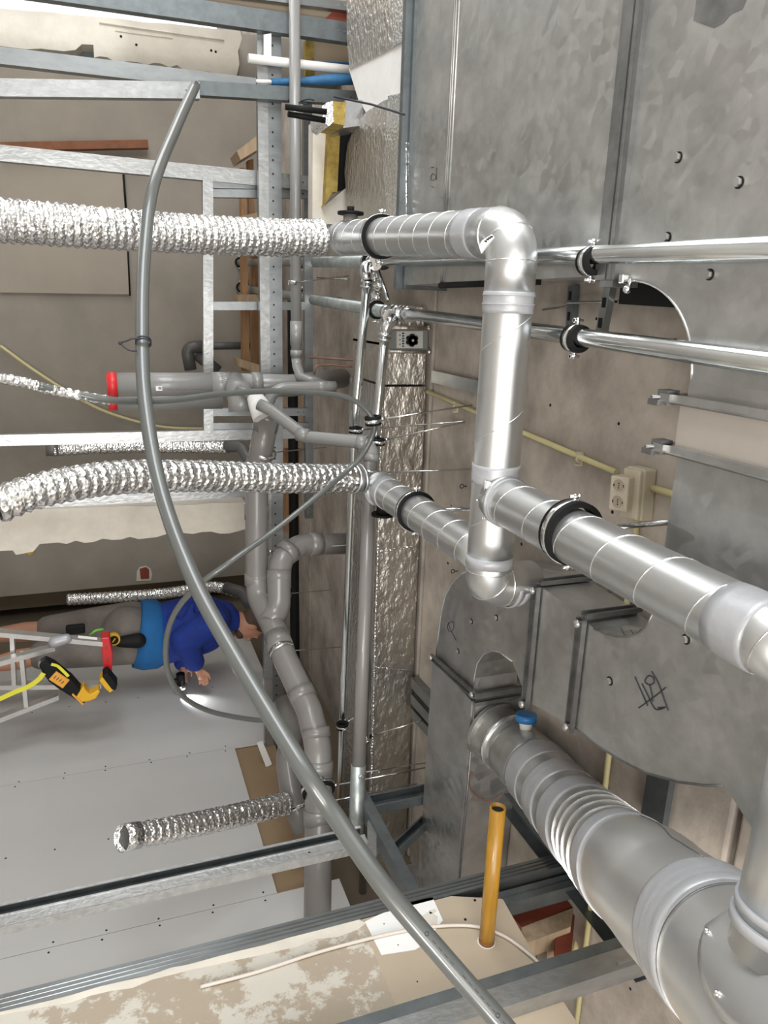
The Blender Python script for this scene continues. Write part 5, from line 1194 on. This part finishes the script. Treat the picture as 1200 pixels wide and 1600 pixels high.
# angled socket face block facing the viewer
fc = V(sx - 0.0, sy + 0.012, CEIL - 0.062)
Rf = Rz @ Matrix.Rotation(math.radians(-18), 3, 'X')
b = B(); b.box(fc, (0.090, 0.054, 0.045), Rf, bev=0.004); fb = obj('socket_block', b, 'socket_cream', t)
for s_ in (-1, 1):
    c = fc + Rf @ V(s_ * 0.0215, 0, -0.0225); n_ = Rf @ V(0, 0, -1)
    b = B(); b.ring(c + n_ * 0.0005, n_, 0.0165, 0.0188, 0.003, 28); ou = obj('outlet_rim', b, 'white_cable', fb)
for s_ in (-1, 1):
    c = fc + Rf @ V(s_ * 0.0215, 0, -0.0225); n_ = Rf @ V(0, 0, -1)
    b = B(); b.tube([c + n_ * 0.0002, c + n_ * 0.0008], 0.0165, 28); obj('outlet_well', b, 'board_tan', fb)
    b = B()
    for dx, dy, rr in ((-0.006, 0.0, 0.0018), (0.006, 0.0, 0.0018), (0, 0, 0.0016)): q = c + Rf @ V(dx, dy, 0); b.tube([q, q + n_ * 0.0015], rr, 8)
    for dy in (-0.0145, 0.0145): b.box(c + Rf @ V(0, dy, -0.001), (0.006, 0.003, 0.001), Rf)
    obj('contact', b, 'black', fb)

# ================================================================ THE MAN, HIS LADDER AND TOOLS
YM = 4.75
def M_(px, py, dy=0.0): return at(px, py, Y=YM + dy)
def organic(name, b, mat, parent, voxel=0.012, smooth=4, label=None):
    o = obj(name, b, mat, parent, label)
    m = o.modifiers.new('merge', 'REMESH'); m.mode = 'VOXEL'; m.voxel_size = voxel; m.use_smooth_shade = True
    m = o.modifiers.new('relax', 'SMOOTH'); m.factor = 0.5; m.iterations = smooth
    return o
foot_z = 0.78
per = thing('person', 'person in blue jumper and grey shorts, standing and leaning over a lamp beside the plasterboard', 'person', V(M_(200, 990).x, YM, foot_z))
hipL, hipR = M_(208, 968, 0.10), M_(206, 1008, -0.08)
knL, knR = M_(72, 984, 0.12), M_(62, 1024, -0.10)
def down(k, dx, z): return V(k.x + dx, k.y, z)
anL, anR = down(knL, 0.0, foot_z + 0.09), down(knR, 0.03, foot_z + 0.09)
sh, chest, belly, pel = M_(344, 966), M_(312, 975), M_(262, 992), M_(218, 990)
neck, head = M_(368, 968), M_(394, 974)
shR, elR, wrR = M_(332, 972, -0.19), M_(288, 1000, -0.25), M_(308, 1043, -0.20)
shL, elL, wrL = M_(332, 978, 0.18), M_(288, 1012, 0.18), M_(286, 1040, 0.02)
b = B()
b.cap(pel, chest, 0.14, 0.16); b.cap(chest, sh, 0.15, 0.09); b.cap(sh, neck, 0.07, 0.062); b.cap(neck, head, 0.060, 0.06)
b.sph(head, 0.1, (1.0, 0.80, 1.12), 24); b.sph(head + V(0.025, 0, -0.055), 0.068, (1.0, 0.85, 0.85), 20)          # skull and jaw
b.cap(head + V(0.098, 0, 0.000), head + V(0.118, 0, -0.032), 0.010, 0.016, 10)                                  # nose
b.sph(head + V(0.088, 0, -0.068), 0.022, (1, 1.3, 0.5), 12); b.sph(head + V(0.072, 0, -0.105), 0.03, (1, 1, .7), 12)   # mouth, chin
b.sph(head + V(0.088, 0.0, 0.026), 0.03, (0.7, 2.0, 0.4), 12)                                                  # brow
for s_ in (-1, 1): b.sph(head + V(-0.005, s_ * 0.083, -0.01), 0.028, (0.7, 0.35, 1.1), 12)                        # ears
for h, k, a in ((hipL, knL, anL), (hipR, knR, anR)):
    b.cap(h, k, 0.095, 0.060); b.cap(k, lerp(k, a, 0.35), 0.058, 0.064); b.cap(lerp(k, a, 0.35), a, 0.064, 0.040); b.cap(a, a + V(0.14, 0, -0.05), 0.04, 0.03)
def hand(w, d, up, held):
    d = d.normalized(); sd = up.normalized()
    b.cap(w, w + d * 0.07, 0.026, 0.03); nrm = d.cross(sd).normalized()
    for k, (o_, ln) in enumerate(((-0.030, 0.062), (-0.010, 0.072), (0.010, 0.068), (0.029, 0.052))):
        r0 = w + d * 0.075 + sd * o_; r1 = r0 + d * ln * 0.5 + nrm * 0.006; r2 = r1 + d * ln * 0.28 + nrm * 0.022; 
        b.cap(r0, r1, 0.0105, 0.0098, 8); b.cap(r1, r2, 0.0098, 0.0085, 8)
    r0 = w + d * 0.025 + sd * 0.030; r1 = r0 + sd * 0.028 + d * 0.028 + nrm * 0.012; b.cap(r0, r1, 0.012, 0.011, 8); b.cap(r1, r1 + d * 0.024 + nrm * 0.012, 0.011, 0.009, 8)
for s0, e0, w0, dr_, up_ in ((shR, elR, wrR, V(1.0, 0.1, 0.45), V(0, -0.4, 1)), (shL, elL, wrL, V(1, -0.1, -0.1), V(0, 0.2, 1))):
    b.cap(s0, e0, 0.06, 0.045); b.cap(e0, w0, 0.046, 0.032); hand(w0, dr_, up_, None)
body = organic('body', b, 'skin', per, 0.0075, 3)
b = B()
for s_ in (-1, 1): b.sph(head + V(0.083, s_ * 0.032, 0.010), 0.0115, seg=10)
obj('eye', b, 'paper', per)
b = B(); b.sph(head + V(-0.022, 0, 0.024), 0.104, (0.98, 0.83, 1.08), 24); organic('hair', b, 'hair', per, 0.01, 2)
b = B(); b.sph(head + V(0.052, 0, -0.088), 0.052, (1, 1.0, 0.7), 14); organic('beard', b, 'hair', per, 0.008, 2)
# jumper
b = B(); b.cap(M_(246, 992), chest, 0.205, 0.205, 24); b.cap(chest, M_(346, 964), 0.205, 0.115, 24); b.cap(M_(340, 972, -0.02), M_(362, 969), 0.10, 0.078, 20)
b.cap(M_(335, 968, -0.12), M_(335, 972, 0.14), 0.11, 0.11, 20)
for s0, e0, w0 in ((shR, elR, wrR), (shL, elL, wrL)): b.cap(s0, e0, 0.105, 0.088, 20); b.cap(e0, lerp(e0, w0, 0.80), 0.088, 0.066, 20)
for k in range(14): 
    q = lerp(belly, chest, random.random()) + V(random.uniform(-.15, .15), -0.17, 0); b.cap(q, q + V(random.uniform(-.1, .1), 0.02, random.uniform(-.08, .08)), 0.03, 0.02, 8)
organic('jumper', b, 'shirt', per, 0.014, 4)
b = B(); b.tube([M_(214, 990), M_(228, 991), M_(246, 991), M_(256, 990)], [0.222, 0.235, 0.225, 0.20], 36)
o = obj('undershirt_hem', b, 'shirt_hem', per, 'lighter blue hem')
b = B(); b.cap(pel + V(0, 0, 0.0), M_(200, 988), 0.165, 0.175, 24)
for h, k in ((hipL, knL), (hipR, knR)): b.cap(h, lerp(h, k, 0.45), 0.125, 0.112, 20); b.cap(lerp(h, k, 0.45), k + V(0, 0, 0.02), 0.112, 0.092, 20)
organic('shorts', b, 'shorts', per, 0.014, 3)
for a in (anL, anR):
    b = B(); b.cap(a + V(-0.03, 0, -0.045), a + V(0.17, 0, -0.05), 0.045, 0.038, 14); b.cap(a + V(-0.01, 0, -0.04), a + V(0, 0, 0.07), 0.05, 0.05, 14); organic('boot', b, 'boot', per, 0.01, 2)
b = B(); b.tube([M_(222, 990), M_(229, 990)], 0.20, 30); obj('belt', b, 'hair', per)
b = B(); b.box(M_(118, 983, -0.13), (0.06, 0.04, 0.11), bev=0.01); pk = obj('pocket', b, 'black', per, 'black thigh pocket with green edging')
b = B(); b.tube([M_(140, 992, -0.14), M_(150, 985, -0.16), M_(162, 983, -0.16)], 0.008, 8); obj('green_edging', b, 'green_trim', pk)
# trestle platform he stands on (below the picture)
t = thing('work_platform', 'low wooden work platform under the feet of the man in blue', 'platform', V(2.15, YM, 0))
b = B(); b.box((2.12, YM, foot_z - 0.02), (0.55, 0.7, 0.04)); obj('top', b, 'wood', t)
for sx_ in (-1, 1):
    for sy_ in (-1, 1): b = B(); b.box((2.12 + sx_ * 0.24, YM + sy_ * 0.30, (foot_z - 0.04) / 2), (0.05, 0.05, foot_z - 0.04)); obj('leg', b, 'wood', t)
# hand lamp
lp = wrL + V(0.09, -0.05, 0.0)
tl = at(318, 1098, X=2.545)
t = thing('hand_lamp', 'small black and silver lamp in the man\'s hand, lighting the plasterboard', 'lamp', lp)
dl = (tl - lp).normalized(); L0 = lp + V(-0.06, -0.10, -0.03)
b = B(); b.tube([L0 - V(0.05, 0, 0), L0 + V(0.03, 0, 0.0)], 0.028, 16); b.tube([L0 - V(0, 0, 0.06), L0], 0.018, 12); obj('lamp_body', b, 'black', t)
b = B(); b.hollow(L0 + V(0.03, 0, 0), L0 + V(0.055, 0, 0), 0.038, 0.004); obj('reflector_rim', b, 'fitting', t)
sl = bpy.data.lights.new('lamp_beam', 'SPOT'); sl.energy = 9; sl.spot_size = math.radians(75); sl.spot_blend = 0.9; sl.shadow_soft_size = 0.02; sl.color = (0.9, 0.96, 1.0)
so_ = bpy.data.objects.new('lamp_beam', sl); COL.objects.link(so_); so_.location = L0 + V(0.07, 0.0, 0.0); so_.rotation_euler = (tl - L0).to_track_quat('-Z', 'Y').to_euler()
# pouch and tape measure on his belt
b = B(); b.cap(M_(188, 1003, -0.22), M_(216, 1001, -0.22), 0.035, 0.05, 16); tag(organic('tool_pouch', b, 'black', None, 0.008, 2), 'black tool pouch hanging on the belt of the man in blue', 'pouch')
t = thing('tape_measure', 'round yellow and black tape measure clipped to the pouch', 'tape measure', M_(178, 1000, -0.27))
c = M_(178, 1000, -0.27); b = B(); b.tube([c, c + V(0, 0.045, 0)], 0.037, 24); obj('case', b, 'tool_yellow', t)
b = B(); b.tube([c - V(0, 0.004, 0), c], 0.027, 24); ds = obj('face_disc', b, 'black', t); b = B(); b.box(c - V(0, 0.0055, 0), (0.030, 0.002, 0.007), Matrix.Rotation(0.6, 3, 'Y')); obj('face_mark', b, 'tool_yellow', ds)

# step ladder
YL = 4.25
t = thing('step_ladder', 'aluminium step ladder with red top cap in front of the man', 'ladder', V(at(0, 1030, Y=YL).x, YL, 0))
def toz0(p, q): k = p.z / max(1e-6, (p.z - q.z)); return p + (q - p) * (k if k > 0 else 1)
def lrail(p, q, yb, w=0.028, d=0.06):
    p_, q_ = at(*p, Y=YL), at(*q, Y=YL); e = p_ + (q_ - p_) * (p_.z / (p_.z - q_.z)); e = V(e.x, YL + yb, 0.0)
    b = B(); b.chan(p_, e, (0, 1, 0), (1, 0, 0), d, w, t=0.004); obj('rail', b, 'aluminium', t); return p_, e
A1 = lrail((160, 1000), (0, 989), 0.10); A2 = lrail((158, 1066), (0, 1072), 0.10)
B1 = lrail((86, 1007), (0, 1022), -0.35); B2 = lrail((92, 1083), (0, 1108), -0.35)
for (S0, S1, n0) in ((A1, A2, 0.16), (B1, B2, 0.10)):
    for k in range(5):
        f = n0 + 0.2 * k + (0.13 if S0 is A1 else 0.02)
        if f > 0.96: continue
        b = B(); p_, q_ = lerp(S0[0], S0[1], f), lerp(S1[0], S1[1], f); b.chan(p_, q_, (0, 1, 0), (0, 0, -1), 0.06, 0.022, t=0.004); obj('rung', b, 'aluminium', t)
b = B(); b.ext([at(px, py, Y=YL - 0.03) for px, py in ((158, 997), (171, 996), (176, 1022), (175, 1054), (163, 1056), (160, 1030))], (0, 0.10, 0)); 
cp_ = obj('top_cap', b, 'red_plastic', t, 'red plastic cap'); mb = cp_.modifiers.new('round', 'BEVEL'); mb.width = 0.006; mb.segments = 2
b = B()
for px, py in ((166, 1012), (168, 1030), (167, 1046)): b.tube([at(px, py, Y=YL - 0.034), at(px, py, Y=YL - 0.028)], 0.008, 10)
obj('cap_recess', b, 'rust', cp_)
b = B(); b.cap(at(86, 1003, Y=YL - 0.02), at(104, 998, Y=YL - 0.02), 0.036, 0.030, 14); organic('grey_tape_wrap', b, 'tape', t, 0.008, 1)
b = B(); b.ext([at(px, py, Y=YL - 0.035) for px, py in ((122, 993), (152, 996), (152, 1000), (122, 997))], (0, 0.002, 0)); obj('warning_sticker', b, 'paper', t)

# cordless tool hung on the ladder
YD = 4.10
t = thing('cordless_drill', 'yellow and black cordless drill hooked onto the ladder', 'power tool', at(120, 1080, Y=YD))
def slab(nm, pts, y0, dy, mat, par, w=0.006):
    b = B(); b.ext([at(px, py, Y=y0) for px, py in pts], (0, dy, 0)); o = obj(nm, b, mat, par); m = o.modifiers.new('round', 'BEVEL'); m.width = w; m.segments = 3; return o
slab('gear_housing', [(60, 1040), (70, 1033), (84, 1040), (112, 1062), (138, 1092), (130, 1102), (112, 1090), (92, 1078), (76, 1066), (66, 1052)], YD, 0.085, 'black', t, 0.012)
mo = slab('motor_label', [(76, 1062), (88, 1049), (109, 1063), (98, 1076)], YD - 0.006, 0.04, 'tool_orange', t, 0.003)
b = B()
for i in range(4):
    b.tube([at(84 + i * 4, 1060 + i * 2.6, Y=YD - 0.007), at(88 + i * 4, 1056 + i * 2.8, Y=YD - 0.007)], 0.0022, 6)
obj('lettering', b, 'ink', mo)
slab('yellow_body', [(119, 1090), (130, 1072), (135, 1080), (141, 1086), (153, 1078), (157, 1081), (150, 1092), (140, 1096), (128, 1098)], YD - 0.008, 0.075, 'tool_yellow', t, 0.008)
slab('foot_trim', [(112, 1086), (114, 1084), (131, 1100), (129, 1102)], YD - 0.01, 0.07, 'tool_orange', t, 0.001)
slab('battery_shoe', [(155, 1064), (160, 1058), (178, 1078), (172, 1083), (164, 1076)], YD - 0.012, 0.085, 'tool_yellow', t, 0.005)
slab('battery', [(159, 1057), (168, 1051), (184, 1070), (181, 1080), (174, 1078)], YD - 0.016, 0.095, 'black', t, 0.01)
slab('chuck', [(58, 1040), (68, 1034), (72, 1040), (62, 1046)], YD + 0.01, 0.05, 'flange', t, 0.006)
def band(nm, px, mat, par, y=YD - 0.02, w=0.013):
    pts = crom([at(*p, Y=y) for p in px], 6); b = B()
    for i in range(len(pts) - 1): 
        d = (pts[i + 1] - pts[i]).normalized(); n_ = d.cross(V(0, 1, 0)).normalized()
        b.ext([pts[i] - n_ * w, pts[i] + n_ * w, pts[i + 1] + n_ * w, pts[i + 1] - n_ * w], (0, 0.003, 0))
    return obj(nm, b, mat, par)
o = band('strap', [(68, 1052), (60, 1062), (44, 1073), (22, 1082), (0, 1092), (-60, 1118), (-160, 1150)], 'tape_yellow', None)
tag(o, 'long yellow measuring tape strip hanging from the drill to the left margin', 'tape')
band('loop', [(80, 1038), (90, 1041), (100, 1050), (107, 1057)], 'tape_yellow', t, YD - 0.02, 0.008)
